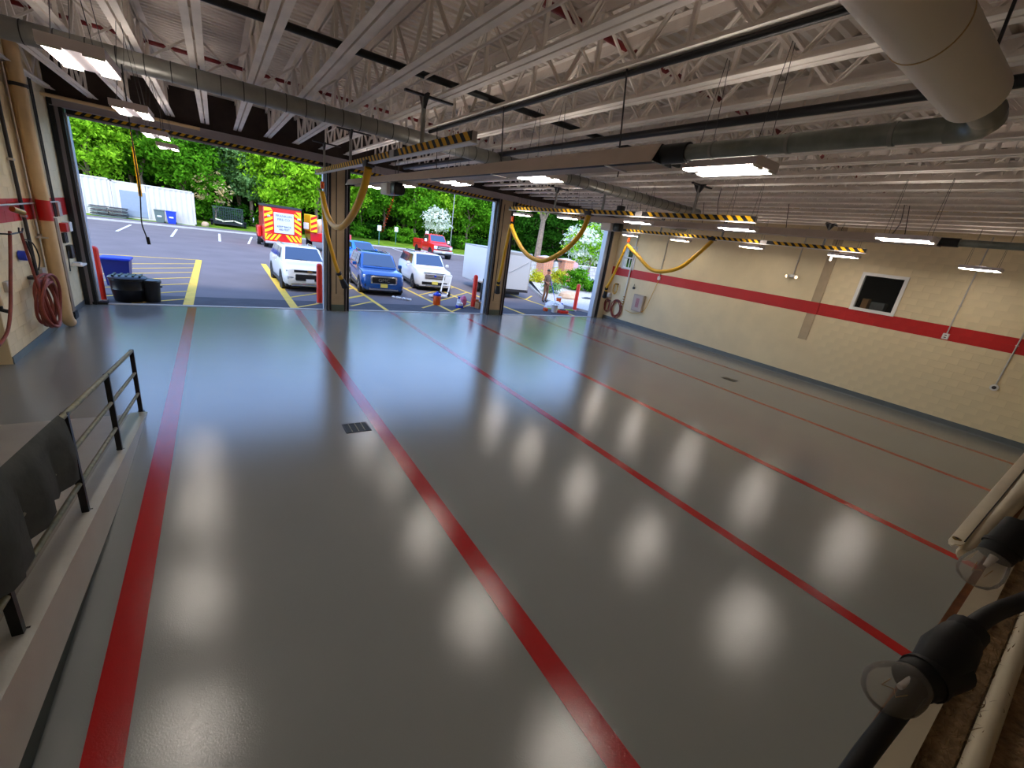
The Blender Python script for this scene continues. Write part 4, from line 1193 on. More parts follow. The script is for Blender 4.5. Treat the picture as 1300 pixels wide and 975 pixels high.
# ---- shipping containers
def container(x0, x1, yf, h, label, door=None):
    t = thing('storage_container', label, 'container', ((x0 + x1) / 2, yf + 1.2, .12), 0, 'shipping containers')
    cw = mat('container_white', (198, 190, 178), .55, var=.04, vscale=2)
    def corr(xa, xb, y, za, zb):
        n = max(2, int((xb - xa) / .1)); pts = []
        for i in range(n + 1):
            x = xa + (xb - xa) * i / n
            pts.append((x, y + (0.0 if (i // 2) % 2 == 0 else .05)))
        return pts
    mb = MB()
    parts = [(x0, x1)] if not door else [(x0, door[0]), (door[1], x1)]
    for (a, c) in parts:
        pts = corr(a + .06, c - .06 if c == x1 else c, yf + .03, 0, 0)
        mb.add([(p[0], p[1], .2) for p in pts] + [(p[0], p[1], h - .1) for p in pts], [(i, i + 1, len(pts) + i + 1, len(pts) + i) for i in range(len(pts) - 1)])
    if door:
        mb.box(door[0], door[1], yf + .03, yf + .07, door[2], h - .1)
    mb.build('front_wall', cw, t)
    MB().box(x0 + .05, x1 - .05, yf + .12, yf + 2.4, .15, h - .04).build('body', cw, t)
    MB().box(x0, x1, yf, yf + .12, h - .12, h).build('top_rail', cw, t)
    MB().box(x0, x1, yf, yf + .12, .12, .26).build('bottom_rail', cw, t)
    for x in (x0, x1 - .12):
        MB().box(x, x + .12, yf, yf + .12, .12, h).build('corner_post', cw, t)
    if door:
        dm = mat('rollup_door_grey', (136, 146, 158), .45, var=.03)
        d = MB().box(door[0], door[1], yf + .02, yf + .06, .3, door[2]).build('rollup_door', dm, t)
        z = .32
        while z < door[2] - .1:
            MB().box(door[0] + .03, door[1] - .03, yf + .0, yf + .025, z, z + .42).build('door_slat', dm, d)
            z += .45
        for x in (door[0] - .06, door[1]):
            MB().box(x, x + .06, yf - .01, yf + .06, .2, door[2] + .06).build('door_frame', M['white'], t)
    return t
container(-17.0, -7.75, 54.9, 3.38, 'white corrugated container at the far left, partly behind the door frame')
container(-7.73, -1.70, 54.9, 3.28, 'white corrugated container with a grey roll-up door', (-7.2, -5.35, 2.55))
# stacked black sheets in front of the left container
for k, (x0, lab) in enumerate(((-9.25, 'left'), (-7.95, 'right'))):
    t = thing('panel_stack', 'stack of dark flat panels before the container, %s of two' % lab, 'stack', (x0 + .6, 54.2, .13), 0)
    rnd = random.Random(20 + k)
    for j in range(6):
        dx = rnd.uniform(-.08, .08)
        MB().rbox(x0 + dx, x0 + 1.2 + dx, 53.7, 54.6, .16 + j * .15, .24 + j * .15, .02).build('panel', M['dark_steel'] if j % 2 else M['green_bin'], t)
# wheelie bins
def wheelie(x, y, m, lid, label, s=1.0):
    t = thing('wheelie_bin', label, 'bin', (x, y, .1), 0, 'wheeled bins by the container')
    rings = []
    for (z, w, d) in ((.06, .28, .28), (.3, .31, .31), (1.1, .37, .37)):
        rings.append([(x - w * s, y - d * s, .1 + z * s), (x + w * s, y - d * s, .1 + z * s), (x + w * s, y + d * s, .1 + z * s), (x - w * s, y + d * s, .1 + z * s)])
    MB().loft(rings).build('body', m, t)
    MB().rbox(x - .40 * s, x + .40 * s, y - .42 * s, y + .40 * s, .1 + 1.1 * s, .1 + 1.18 * s, .03).build('lid', lid, t)
    for sx in (-1, 1):
        MB().cyl((x + sx * .25 * s, y + .32 * s, .2), (x + sx * .33 * s, y + .32 * s, .2), .11, 12).build('wheel', M['black'], t)
    MB().box(x - .16 * s, x + .16 * s, y - .385 * s, y - .37 * s, .1 + .55 * s, .1 + .68 * s).build('label_plate', M['plate_w'], t)
wheelie(-4.42, 53.9, M['green_bin'], M['green_bin'], 'grey green wheeled bin beside the blue one at the container')
wheelie(-3.55, 53.9, M['blue_bin'], M['blue_bin'], 'blue wheeled bin in front of the white container')
# rocks by the container corner
MB().blob((-1.0, 55.6, .3), (.35, .3, .3), 10, 7, .12, random.Random(2)).build('boulder', M['rock'], label='small boulder at the right corner of the container', cat='rock', smooth=True)

# ---- utility trailer with mesh gate
t = thing('utility_trailer', 'black open utility trailer with raised mesh gate under the trees', 'trailer', (1.1, 58.6, .1), 0)
MB().box(-.35, 2.5, 57.6, 60.4, .55, .68).build('deck', M['black_metal'], t)
for sx in (-.55, 2.5):
    MB().cyl((sx, 58.8, .42), (sx + .22, 58.8, .42), .34, 16).build('wheel', M['tyre'], t)
    MB().rbox(sx - .03, sx + .25, 58.3, 59.3, .72, .86, .02).build('fender', M['black_metal'], t)
fr = MB()
for (a, c) in (((-.25, .68), (-.25, 2.25)), ((2.4, .68), (2.4, 2.25)), ((-.25, 2.22), (2.4, 2.22)), ((-.25, .72), (2.4, .72))):
    fr.bar((a[0], 57.6, a[1]), (c[0], 57.6, c[1]), .06, .06, up=(0, 1, 0))
fr.build('gate_frame', mat('dark_green_steel', (34, 52, 48), .6), t)
for k in range(13):
    x = -.15 + k * .2
    MB().box(x - .02, x + .02, 57.59, 57.61, .72, 2.22).build('gate_bar', MATS['dark_green_steel'], t)
for k in range(9):
    z = .85 + k * .16
    MB().box(-.25, 2.4, 57.585, 57.595, z - .02, z + .02).build('gate_wire', MATS['dark_green_steel'], t)
for k, (a, c) in enumerate((((-.1, .95), (.7, .8)), ((.5, .75), (1.6, .95)), ((1.5, .95), (2.3, .72)))):
    MB().bar((a[0], 57.45, a[1]), (c[0], 57.45, c[1]), .12, .1, up=(0, 1, 0)).build('plank_load', mat('pale_board', (214, 206, 176), .7), t)
MB().box(-.3, 2.45, 57.5, 57.58, .45, .6).build('rear_bumper', M['black_metal'], t)
# second trailer edge (black boat trailer sticks into view) left out: not identifiable

# ---- bollards
def bollard(x, y, h, label, lean=(0, 0)):
    t = thing('bollard', label, 'bollard', (x, y, GZ), 0, 'red bollards')
    n = 16
    MB().lathe([(.105, 0.0), (.105, h - .1), (.095, h - .05), (.07, h - .015), (.03, h)], (x, y, GZ), 'z', n).build('sleeve', M['bollard'], t, smooth=True)
    MB().cyl((x, y, GZ), (x, y, GZ + .03), .13, n).build('collar', M['conc'], t, smooth=True)
    return t
bollard(-2.93, 16.72, 1.52, 'red bollard at the left edge of the left door')
bollard(3.05, 17.38, 1.48, 'red bollard in front of the white parked car')
bollard(9.92, 17.75, 1.52, 'red bollard left of the middle column, beside the boxes')
bollard(10.42, 17.55, 1.48, 'red bollard half hidden behind the middle column')
bollard(16.65, 17.95, 1.48, 'red bollard by the gravel bed in the right door')

# ---- bins by the left door
t = thing('trash_barrel', 'wide black plastic barrel standing just outside the left door', 'barrel', (-2.32, 16.75, GZ), 0)
MB().lathe([(.34, 0), (.36, .03), (.41, .35), (.42, .37), (.41, .39), (.43, .62), (.44, .64), (.43, .66)], (-2.30, 16.75, GZ), 'z', 28).build('body', M['black_gloss'], t, smooth=True)
MB().lathe([(.45, .66), (.45, .70), (.40, .74), (.2, .76), (.02, .765)], (-2.30, 16.75, GZ), 'z', 28).build('lid', M['black_gloss'], t, smooth=True)
for k in range(5):
    MB().bar((-2.6 + k * .15, 16.5, .735), (-2.6 + k * .15, 17.0, .735), .05, .03).build('lid_rib', M['black_gloss'], t)
t = thing('trash_can', 'narrower black trash can right of the wide barrel', 'trash can', (-1.82, 16.72, GZ), 0)
MB().lathe([(.20, 0), (.24, .6)], (-1.80, 16.72, GZ), 'z', 24).build('body', M['black_gloss'], t, smooth=True)
MB().lathe([(.265, .58), (.27, .62), (.25, .66), (.1, .69), (.01, .69)], (-1.80, 16.72, GZ), 'z', 24).build('lid', M['black_gloss'], t, smooth=True)
for s in (-1, 1):
    MB().rbox(-1.80 + s * .25 - .03, -1.80 + s * .25 + .03, 16.66, 16.78, .42, .46, .01).build('handle', M['black_gloss'], t)
t = thing('recycling_bin', 'dark blue recycling cart behind the black barrel', 'bin', (-2.75, 18.6, GZ), 0)
x, y = -2.85, 19.2
MB().loft([[(x - w, y - w * .9, GZ + z), (x + w, y - w * .9, GZ + z), (x + w, y + w * .9, GZ + z), (x - w, y + w * .9, GZ + z)] for z, w in ((.05, .28), (.88, .35))]).build('body', mat('navy_bin', (20, 34, 118), .4), t)
MB().rbox(x - .39, x + .39, y - .38, y + .36, .85, .93, .03).build('lid', M['blue_bin'], t)

# ---- signs on posts
def sign(x, y, h, label, z0=.05):
    t = thing('post_sign', label, 'sign', (x, y, z0), 0, 'small white parking signs')
    MB().box(x - .04, x + .04, y - .03, y + .03, z0, z0 + h).build('post', mat('green_post', (70, 110, 100), .6), t)
    MB().rbox(x - .25, x + .25, y - .05, y - .03, z0 + h - .55, z0 + h + .1, .01).build('plate', M['plate_w'], t)
sign(17.6, 58.6, 2.35, 'white parking sign on a green post left of the blue car roof', .1)
sign(21.2, 62.6, 2.3, 'white parking sign on a green post left of the red pickup', .2)
sign(24.6, 59.5, 2.5, 'white parking sign behind the bed of the red pickup', .1)
sign(27.2, 43.2, 2.5, 'white sign above the white cargo trailer', -.03)
t = thing('light_pole', 'thin grey lamp pole rising behind the red pickup', 'pole', (30.5, 64, .1), 0)
MB().cyl((30.5, 64, .1), (30.5, 64, 12), .09, 8, r2=.06).build('mast', M['galv'], t, smooth=True)
MB().cyl((30.5, 64, .1), (30.5, 64, .6), .18, 8).build('footing', M['conc'], t, smooth=True)

# ---- small things on the forecourt
t = thing('water_cooler', 'orange drink cooler with blue lid on the asphalt', 'cooler', (8.15, 18.0, GZ), 0)
MB().lathe([(.15, 0), (.165, .02), (.175, .42), (.16, .44)], (8.15, 18.0, GZ), 'z', 20).build('body', M['orange'], t, smooth=True)
MB().lathe([(.18, .42), (.185, .46), (.17, .50), (.06, .55), (.05, .60), (.01, .60)], (8.15, 18.0, GZ), 'z', 20).build('lid', M['blue_bin'], t, smooth=True)
MB().tube(smooth_path([(7.97, 18, .3), (7.93, 18, .42), (7.98, 18, .5)], 4), .012, 6).build('handle', M['white'], t)
t = thing('hand_truck', 'white folding hand truck lying against the white car', 'hand truck', (9.4, 20.3, GZ), 0)
for dx in (0, .42):
    MB().tube([(9.1 + dx, 19.9, .12), (9.35 + dx, 20.3, .15), (9.62 + dx, 20.55, 1.05)], .035, 8).build('side_tube', M['white'], t, smooth=True)
for (p, q) in (((9.62, 20.55, 1.05), (10.04, 20.55, 1.05)), ((9.45, 20.4, .55), (9.87, 20.4, .55)), ((9.1, 19.9, .12), (9.52, 19.9, .12))):
    MB().cyl(p, q, .035, 8).build('cross_tube', M['white'], t, smooth=True)
MB().box(8.6, 9.5, 19.75, 20.05, .04, .1).build('toe_plate', M['white'], t)
for dx in (0, .5):
    MB().cyl((9.28 + dx, 20.3, .12), (9.36 + dx, 20.3, .12), .13, 12).build('wheel', M['black'], t)
rnd = random.Random(4)
for k in range(6):
    x, y = 6.55 + k * .12 + rnd.uniform(-.03, .03), 19.25 - k * .11
    MB().blob((x, y, GZ + .05), (.09, .07, .06), 8, 5, .25, rnd).build('rag', M['white'], label='crumpled white rag in a row before the blue car, %s from the left' % ORD[k], cat='rag', group='white rags before the blue car', smooth=True)
t = thing('paint_jug', 'blue and white plastic jug by the bollard', 'jug', (9.05, 17.45, GZ), 0)
MB().lathe([(.17, 0), (.18, .05), (.17, .12)], (9.05, 17.45, GZ), 'z', 16).build('base', M['blue_bin'], t, smooth=True)
MB().lathe([(.16, .12), (.15, .22), (.06, .28), (.05, .33), (.01, .33)], (9.05, 17.45, GZ), 'z', 16).build('body', M['white'], t, smooth=True)
t = thing('spray_bottle', 'blue capped bottle standing behind the jug', 'bottle', (9.17, 17.75, GZ), 0)
MB().lathe([(.09, 0), (.09, .3), (.04, .36)], (9.17, 17.8, GZ), 'z', 12).build('body', M['white'], t, smooth=True)
MB().lathe([(.05, .36), (.06, .44), (.01, .46)], (9.17, 17.8, GZ), 'z', 12).build('cap', M['blue_bin'], t, smooth=True)
MB().blob((9.5, 18.0, GZ + .22), (.17, .14, .26), 10, 7, .12, random.Random(8), flat=-.2).build('pink_bag', mat('pink_bag', (222, 120, 160), .6, var=.3, vscale=9), label='pink plastic bag left of the bollard', cat='bag', smooth=True)
def carton(x, y, w, d, h, label, rz=0.0):
    t = thing('cardboard_box', label, 'box', (x, y, GZ), rz, 'cardboard boxes on the forecourt')
    MB().rbox(-w / 2, w / 2, -d / 2, d / 2, 0, h, .008).build('carton', M['cardboard'], t, local=True)
    MB().box(-.03, .03, -d / 2 - .002, d / 2 + .002, h - .002, h + .003).build('tape', M['beige_pipe'], t, local=True)
    MB().bar((-w / 2, -d / 2, h), (-w / 2 - .1, -d / 2, h + .1), d, .006, up=(0, 0, 1)).build('flap', M['cardboard'], t, local=True)
carton(10.12, 17.45, .36, .3, .28, 'open cardboard box between the two bollards', .2)
carton(10.75, 17.25, .25, .22, .22, 'small carton right of the middle column', -.2)
carton(10.05, 17.85, .3, .3, .38, 'taller cardboard box behind the open one', -.15)

# heap of white sheeting and tools by the worker
sh = MB().blob((15.55, 18.5, GZ), (.62, .42, .36), 18, 8, .16, random.Random(14), flat=0.0)
sh.build('sheet_heap', M['white'], label='heap of white plastic sheeting beside the worker', cat='sheeting', smooth=True)
t = thing('orange_bucket', 'orange bucket with white rim on the sheeting', 'bucket', (16.1, 18.75, GZ), 0)
MB().lathe([(.12, .25), (.15, .55)], (16.05, 18.75, GZ), 'z', 18).build('body', M['orange'], t, smooth=True)
MB().lathe([(.155, .53), (.16, .58), (.14, .6), (.1, .6)], (16.05, 18.75, GZ), 'z', 18).build('rim', M['white'], t, smooth=True)
MB().box(15.85, 16.25, 18.55, 18.95, GZ, .22).build('crate_support', M['blue_bin'], t)
t = thing('white_bucket', 'white bucket on the apron before the sheeting', 'bucket', (14.5, 17.1, GZ), 0)
MB().lathe([(.14, 0), (.17, .36), (.18, .37), (.17, .4)], (14.45, 17.1, GZ), 'z', 18).build('body', M['white'], t, smooth=True)
MB().tube([(14.28, 17.1, .3), (14.3, 17.0, .42), (14.45, 16.95, .45), (14.6, 17.0, .42), (14.62, 17.1, .3)], .008, 6).build('handle', M['dark_steel'], t)
t = thing('tool_tray', 'red tool tray right of the white bucket', 'tray', (14.95, 16.95, GZ), 0)
MB().rbox(14.68, 15.2, 16.8, 17.1, GZ, .12, .02).build('tray', M['bollard'], t)
MB().rbox(14.75, 15.05, 16.85, 17.05, .1, .17, .02).build('tools', M['dark_steel'], t)
MB().rbox(14.0, 14.2, 17.3, 17.5, GZ, .14, .02).build('wood_block', M['orange'], label='small orange block left of the white bucket', cat='block')
for k, (p, q, lab) in enumerate((((14.5, 17.9), (15.3, 17.7), 'lime green handled scraper lying before the sheeting'), ((15.7, 17.7), (16.25, 17.55), 'lime green handled squeegee lying right of the sheeting'))):
    t = thing('scraper', lab, 'tool', (p[0], p[1], GZ), 0)
    MB().bar((*p, .03), (*q, .03), .09, .05).build('handle', mat('lime_plastic', (170, 214, 40), .5), t)
    MB().bar((q[0], q[1] - .15, .03), (q[0], q[1] + .15, .03), .06, .06).build('blade', M['alu'], t)

# ---- gravel bed with monument
def bed_z(x, y): return -.03 + .05 + max(0, min(.5, (y - 19.5) * .055))
bv = []; bf = []
rows = [(17.2, 16.9, 60), (16.75, 18.6, 60), (16.6, 20.2, 60), (17.6, 22.5, 60), (19.2, 25.5, 60), (20.6, 28, 60), (22, 33, 60), (22, 40, 60)]
for (x0, y, x1) in rows:
    for k in range(7):
        x = x0 + (x1 - x0) * k / 6
        bv.append((x, y, bed_z(x, y)))
for i in range(len(rows) - 1):
    for k in range(6):
        a = i * 7 + k
        bf.append((a, a + 1, a + 8, a + 7))
g = MB(); g.add(bv, bf)
g.build('gravel_bed', mat('gravel', (186, 178, 170), .9, var=.35, vscale=14, bump=1.0, bscale=22), label='pale gravel bed rising towards the monument', cat='gravel', kind='stuff')
kb = MB()
for (a, c) in zip(rows[:-2], rows[1:-1]):
    kb.bar((a[0], a[1], .03), (c[0], c[1], .03), .18, .14)
kb.build('trim_bed_kerb', M['conc'], label='pale kerb around the gravel bed', kind='structure')
def pillar(x, y, label):
    t = thing('brick_pillar', label, 'pillar', (x, y, .35), 0, 'monument pillars')
    MB().box(x - .46, x + .46, y - .46, y + .46, .3, 2.2).build('core', M['stone'], t)
    bm_ = MB().box(-.11, .11, -.02, .02, -.045, .045).mesh('brick', M['brick'])
    for r in range(17):
        off = .0 if r % 2 else .12
        for c in range(4):
            inst('brick', bm_, t, Vector((x - .36 + c * .24 + off * .5 - .03, y - .465, .42 + r * .107)) - t.location)
            inst('brick', bm_, t, Vector((x - .465, y - .36 + c * .24 + off * .5 - .03, .42 + r * .107)) - t.location, (0, 0, PI / 2))
    MB().rbox(x - .56, x + .56, y - .56, y + .56, 2.2, 2.3, .02).build('cap_slab', M['brick'], t)
    MB().loft([[(x - w, y - w, z), (x + w, y - w, z), (x + w, y + w, z), (x - w, y + w, z)] for z, w in ((2.3, .5), (2.42, .1))]).build('cap', M['conc'], t)
pillar(21.85, 28, 'brick pillar on the left of the bell monument')
pillar(24.05, 28, 'brick pillar on the right of the bell monument')
t = thing('bell', 'grey metal bell hanging between the brick pillars', 'bell', (22.95, 28, 1.2), 0)
MB().lathe([(.42, 1.25), (.40, 1.32), (.30, 1.5), (.25, 1.8), (.2, 1.98), (.08, 2.06), (.01, 2.07)], (22.95, 28, 0), 'z', 20).build('bell_body', M['stone'], t, smooth=True)
MB().box(22.3, 23.6, 27.95, 28.05, 2.05, 2.15).build('yoke', M['dark_steel'], t)
MB().cyl((22.95, 28, 1.15), (22.95, 28, 1.4), .06, 8).build('clapper', M['dark_steel'], t)
MB().box(22.35, 23.55, 27.6, 28.4, .3, .75).build('bell_base', M['stone'], t)
# stone wall / fence behind the bed
t = thing('stone_wall', 'long low grey stone wall behind the gravel bed', 'wall', (38, 36, .3), 0)
for i in range(30):
    for r in range(3):
        x = 24.5 + i * 1.2 + (.6 if r % 2 else 0)
        MB().rbox(x, x + 1.17, 36, 36.4, .3 + r * .4, .68 + r * .4, .02).build('stone_block', M['stone'], t)
MB().box(24.4, 61, 35.95, 36.45, 1.5, 1.62).build('coping', M['conc'], t)
MB().rbox(30.3, 31.6, 34.6, 35.4, .5, 1.9, .2).build('far_parcel', mat('pink_far_box', (196, 150, 150), .6), label='pinkish box top seen over the stone wall', cat='box', smooth=True)
rk = MB().blob((19.0, 21.4, .2), (.75, .5, .42), 10, 6, .14, random.Random(31), flat=-.25)
rk.build('boulder', M['rock'], label='flat tan boulder at the edge of the gravel bed', cat='rock')
MB().blob((21.1, 21.6, .12), (.55, .3, .1), 10, 5, .1, random.Random(33), flat=-.08).build('flat_stone', M['dark_steel'], label='dark flat stone on the gravel right of the boulder', cat='rock', smooth=True)
# ================================================================ VEHICLES
def wheel(parent, x, y, r=.35, w=.24, rim='rim', side=1):
    t = MB().lathe([(r * .62, -w / 2), (r * .93, -w / 2), (r, -w * .36), (r, w * .36), (r * .93, w / 2), (r * .62, w / 2)], (x, y, r), 'x', 22).build('wheel', M['tyre'], parent, local=True, smooth=True)
    xo = x + side * w * .42
    rm = MB().cyl((xo - .02 * side, y, r), (xo + .012 * side, y, r), r * .64, 20)
    rm.build('rim', M[rim], t, local=True, smooth=True)
    for k in range(5):
        a = 2 * PI * k / 5
        MB().bar((xo + .016 * side, y, r), (xo + .016 * side, y + r * .58 * math.cos(a), r + r * .58 * math.sin(a)), .07, .02, up=(1, 0, 0)).build('spoke', M[rim], t, local=True)
    return t

def ring_section(w, zs, y, n=None):
    """closed body cross-section from half widths at heights"""
    L = [(-a, y, z) for a, z in zs]
    Rr = [(a, y, z) for a, z in reversed(zs)]
    return L + Rr

def make_suv(name, label, loc, rz, paint, L=4.6, W=1.86, H=1.7, hood=1.05, belt=1.12, style='a', plate='plate_w', rim='rim', emblem=None, trimdark=True, group='cars parked outside'):
    """faces -y; origin on the ground under the middle"""
    t = thing(name, label, 'car', (loc[0], loc[1], GZ), rz, group)
    w = W / 2
    f = -L / 2
    # lower body
    def sec(y, wt, z0, zt, tuck=.0):
        return ring_section(0, [(wt * .88, z0), (wt * .985, z0 + .14), (wt, z0 + .38), (wt * .985, zt - .16), (wt * .93, zt - .04), (wt * .78, zt)], y)
    st = [(f + .00, w * .80, .34, hood - .30), (f + .06, w * .90, .26, hood - .16), (f + .25, w * .975, .22, hood - .07), (f + .55, w, .22, hood - .02), (f + 1.25, w, .22, hood + .03),
          (f + 1.45, w, .22, belt), (f + L * .6, w, .22, belt + .02), (L / 2 - .45, w, .24, belt + .04), (L / 2 - .12, w * .96, .28, belt + .02), (L / 2 - .02, w * .90, .36, belt - .1)]
    MB().loft([sec(*s) for s in st]).build('body', paint, t, local=True, smooth=True)
    # cabin
    ws, rf, rr, re = f + 1.12, f + 1.85, L / 2 - .75, L / 2 - .22
    wb, wr = w * .93, w * .76
    def cs(y, wbt, zb, wtop, zt):
        return [(-wbt, y, zb), (-wtop, y, zt - .05), (-wtop * .86, y, zt), (wtop * .86, y, zt), (wtop, y, zt - .05), (wbt, y, zb)]
    cab = [cs(ws, wb * .96, belt - .08, wb * .9, belt - .02), cs(rf, wb, belt - .04, wr, H - .02), cs(rf + .6, wb, belt - .04, wr, H), cs(rr, wb, belt - .04, wr, H - .03), cs(re, wb * .97, belt - .02, wr * 1.05, belt + .12)]
    if style == 'sedan':
        cab[3] = cs(L / 2 - 1.35, wb, belt - .04, wr, H - .04); cab[4] = cs(L / 2 - .75, wb * .97, belt - .02, wr * 1.05, belt + .04)
        rr, re = L / 2 - 1.35, L / 2 - .75
    MB().loft(cab).build('cabin', paint, t, local=True, smooth=True)
    # glass
    def quad(ps, name, m, th=.012):
        a, b_, c, d = [Vector(p) for p in ps]
        n = (b_ - a).cross(d - a).normalized() * th
        MB().loft([[a, b_, c, d], [a + n, b_ + n, c + n, d + n]]).build(name, m, t, local=True)
    e = .012
    quad([(-wb * .83, ws + .07, belt + .02), (wb * .83, ws + .07, belt + .02), (wr * .86, rf - .05, H - .06), (-wr * .86, rf - .05, H - .06)], 'windshield', M['car_glass'], .02)
    quad([(wr * .86, rr + .06, H - .09), (-wr * .86, rr + .06, H - .09), (-wb * .83, re - .02, belt + .14), (wb * .83, re - .02, belt + .14)][::-1], 'rear_window', M['side_glass'], .03)
    for s in (-1, 1):
        segs = [(ws + .5, rf + .06, rf + .62, rf + .62), (rf + .7, rf + .7, rr - .28, rr - .28), (rr - .2, rr - .2, re - .22, rr + .06)]
        if style == 'sedan': segs = segs[:2]
        for (yb0, yt0, yb1, yt1) in segs:
            def P(y, z):
                k = (z - belt) / (H - belt)
                return (s * (wb + (wr - wb) * k + .012), y, z)
            ps = [P(yb0, belt + .04), P(yt0, H - .1), P(yt1, H - .1), P(yb1, belt + .04)]
            quad(ps, 'side_window', M['side_glass'], .008 * s)
        # mirrors
        MB().rbox(s * (w + .10) - .09, s * (w + .10) + .09, ws + .42, ws + .54, belt - .02, belt + .14, .03).build('mirror', paint, t, local=True, smooth=True)
        # wheel arches and wheels
        for yw in (f + .92, L / 2 - .92):
            MB().cyl((s * (w - .30), yw, .37), (s * (w + .006), yw, .37), .43, 22).build('wheel_arch', M['black'], t, local=True)
            wheel(t, s * (w - .11), yw, .36, .24, rim, s)
        MB().box(s * (w - .02) - .02, s * (w - .02) + .02, f + 1.3, L / 2 - 1.3, .24, .38).build('sill', M['dark_steel'], t, local=True)
        MB().rbox(s * (w - .012) - .02, s * (w - .012) + .02, f + 2.35, f + 2.55, belt - .18, belt - .14, .008).build('door_handle', M['chrome'] if style != 'chev' else paint, t, local=True)
        if style != 'sedan':
            MB().tube([(s * wr * .88, rf + .25, H - .02), (s * wr * .88, rf + .35, H + .04), (s * wr * .88, rr - .15, H + .03), (s * wr * .88, rr - .05, H - .04)], .02, 6).build('roof_rail', M['chrome'] if style != 'ford' else M['dark_steel'], t, local=True, smooth=True)
    # front end
    zb = hood
    if style == 'gmc':
        MB().rbox(-.62, .62, f - .03, f + .10, .52, .92, .09).build('grille_surround', M['chrome'], t, local=True, smooth=True)
        g_ = MB().rbox(-.55, .55, f - .045, f + .05, .57, .87, .06).build('grille', M['black_gloss'], t, local=True, smooth=True)
        text_part('GMC', 'emblem', M['chrome'], t, (0, f - .05, .72), .19, sx=1.25)
        MB().rbox(-.66, .66, f - .02, f + .1, .26, .34, .02).build('chrome_lip', M['chrome'], t, local=True)
    elif style == 'chev':
        MB().rbox(-.60, .60, f - .02, f + .10, .82, .90, .02).build('upper_grille', M['black_gloss'], t, local=True, smooth=True)
        MB().rbox(-.56, .56, f - .035, f + .10, .46, .74, .05).build('grille', M['black_gloss'], t, local=True, smooth=True)
        for k in range(3):
            MB().box(-.52, .52, f - .04, f, .52 + k * .07, .54 + k * .07).build('grille_bar', M['dark_steel'], t, local=True)
        em = MB().box(-.10, .10, f - .045, f, .845, .885).box(-.05, .05, f - .047, f, .825, .905)
        em.build('emblem', M['brass'], t, local=True)
        MB().rbox(-.72, .72, f - .0, f + .12, .24, .38, .03).build('skid_plate', M['chrome'], t, local=True, smooth=True)
    elif style == 'ford':
        MB().rbox(-.58, .58, f - .03, f + .10, .66, .94, .05).build('grille', M['alu'], t, local=True, smooth=True)
        for k in range(3):
            MB().box(-.55, .55, f - .042, f, .70 + k * .08, .735 + k * .08).build('grille_bar', M['dark_steel'], t, local=True)
        MB().lathe([(.01, -.05), (.055, -.05), (.055, 0)], (0, f, .84), 'y', 20).build('emblem', M['blue_bin'], t, local=True).scale = (1, 1, 1)
        MB().box(-.62, .62, f - .02, f + .02, .97, 1.0).build('hood_lip', M['dark_steel'], t, local=True)
        MB().rbox(-.72, .72, f - .01, f + .12, .34, .52, .03).build('lower_grille', M['black_gloss'], t, local=True, smooth=True)
        MB().rbox(-.5, .5, f - .02, f + .1, .26, .34, .02).build('skid_plate', M['chrome'], t, local=True)
    for s in (-1, 1):
        if style == 'chev':
            MB().rbox(s * .72 - .14, s * .72 + .14, f + .0, f + .14, .52, .66, .04).build('headlight', M['lamp_lens'], t, local=True, smooth=True)
            MB().rbox(s * .74 - .16, s * .74 + .14, f + .06, f + .2, .84, .88, .015).build('day_lamp', M['lamp_lens'], t, local=True)
        else:
            MB().rbox(s * .76 - .15, s * .76 + .12, f + .06, f + .24, .78, .92, .04).build('headlight', M['lamp_lens'], t, local=True, smooth=True)
            MB().rbox(s * .76 - .09, s * .76 + .09, f + .02, f + .16, .40, .54, .03).build('fog_lamp', M['black_gloss'], t, local=True, smooth=True)
    MB().box(-.16, .16, f - .055, f - .03, .40, .55).build('number_plate', M[plate], t, local=True)
    MB().box(-w * .92, w * .92, f + .1, L / 2 - .1, .2, .3).build('underbody', M['black'], t, local=True)
    for s in (-1, 1):
        MB().bar((s * .1, ws + .05, belt + .03), (s * .1 - .35, ws + .12, belt + .07), .02, .015).build('wiper', M['black'], t, local=True)
    return t

paint_w = mat('pearl_white_paint', (226, 226, 222), .25, coat=.6)
paint_b = mat('blue_metallic_paint', (22, 78, 150), .25, .2, coat=.8)
paint_lb = mat('bright_blue_paint', (28, 112, 214), .25, .1, coat=.8)
paint_r = mat('fire_red_paint', (206, 26, 22), .3, coat=.6)
make_suv('suv', 'white compact SUV with black grille parked behind the red bollard', (3.02, 22.05), .03, paint_w, 4.7, 1.95, 1.70, 1.08, 1.15, 'chev', 'plate_w', 'dark_steel')
make_suv('suv', 'blue SUV with big chrome ringed grille parked in the middle door', (6.42, 21.95), -.10, paint_b, 4.75, 1.95, 1.76, 1.10, 1.18, 'gmc', 'plate_y', 'rim')
make_suv('suv', 'white SUV with black wheels parked right of the blue one', (10.0, 24.35), -.13, paint_w, 5.1, 2.05, 1.86, 1.16, 1.24, 'ford', 'plate_y', 'black_gloss')
make_suv('sedan', 'bright blue car roof showing above the blue SUV', (8.6, 33.6), .25, paint_lb, 4.6, 1.9, 1.62, 1.0, 1.06, 'sedan', 'plate_w', 'rim')

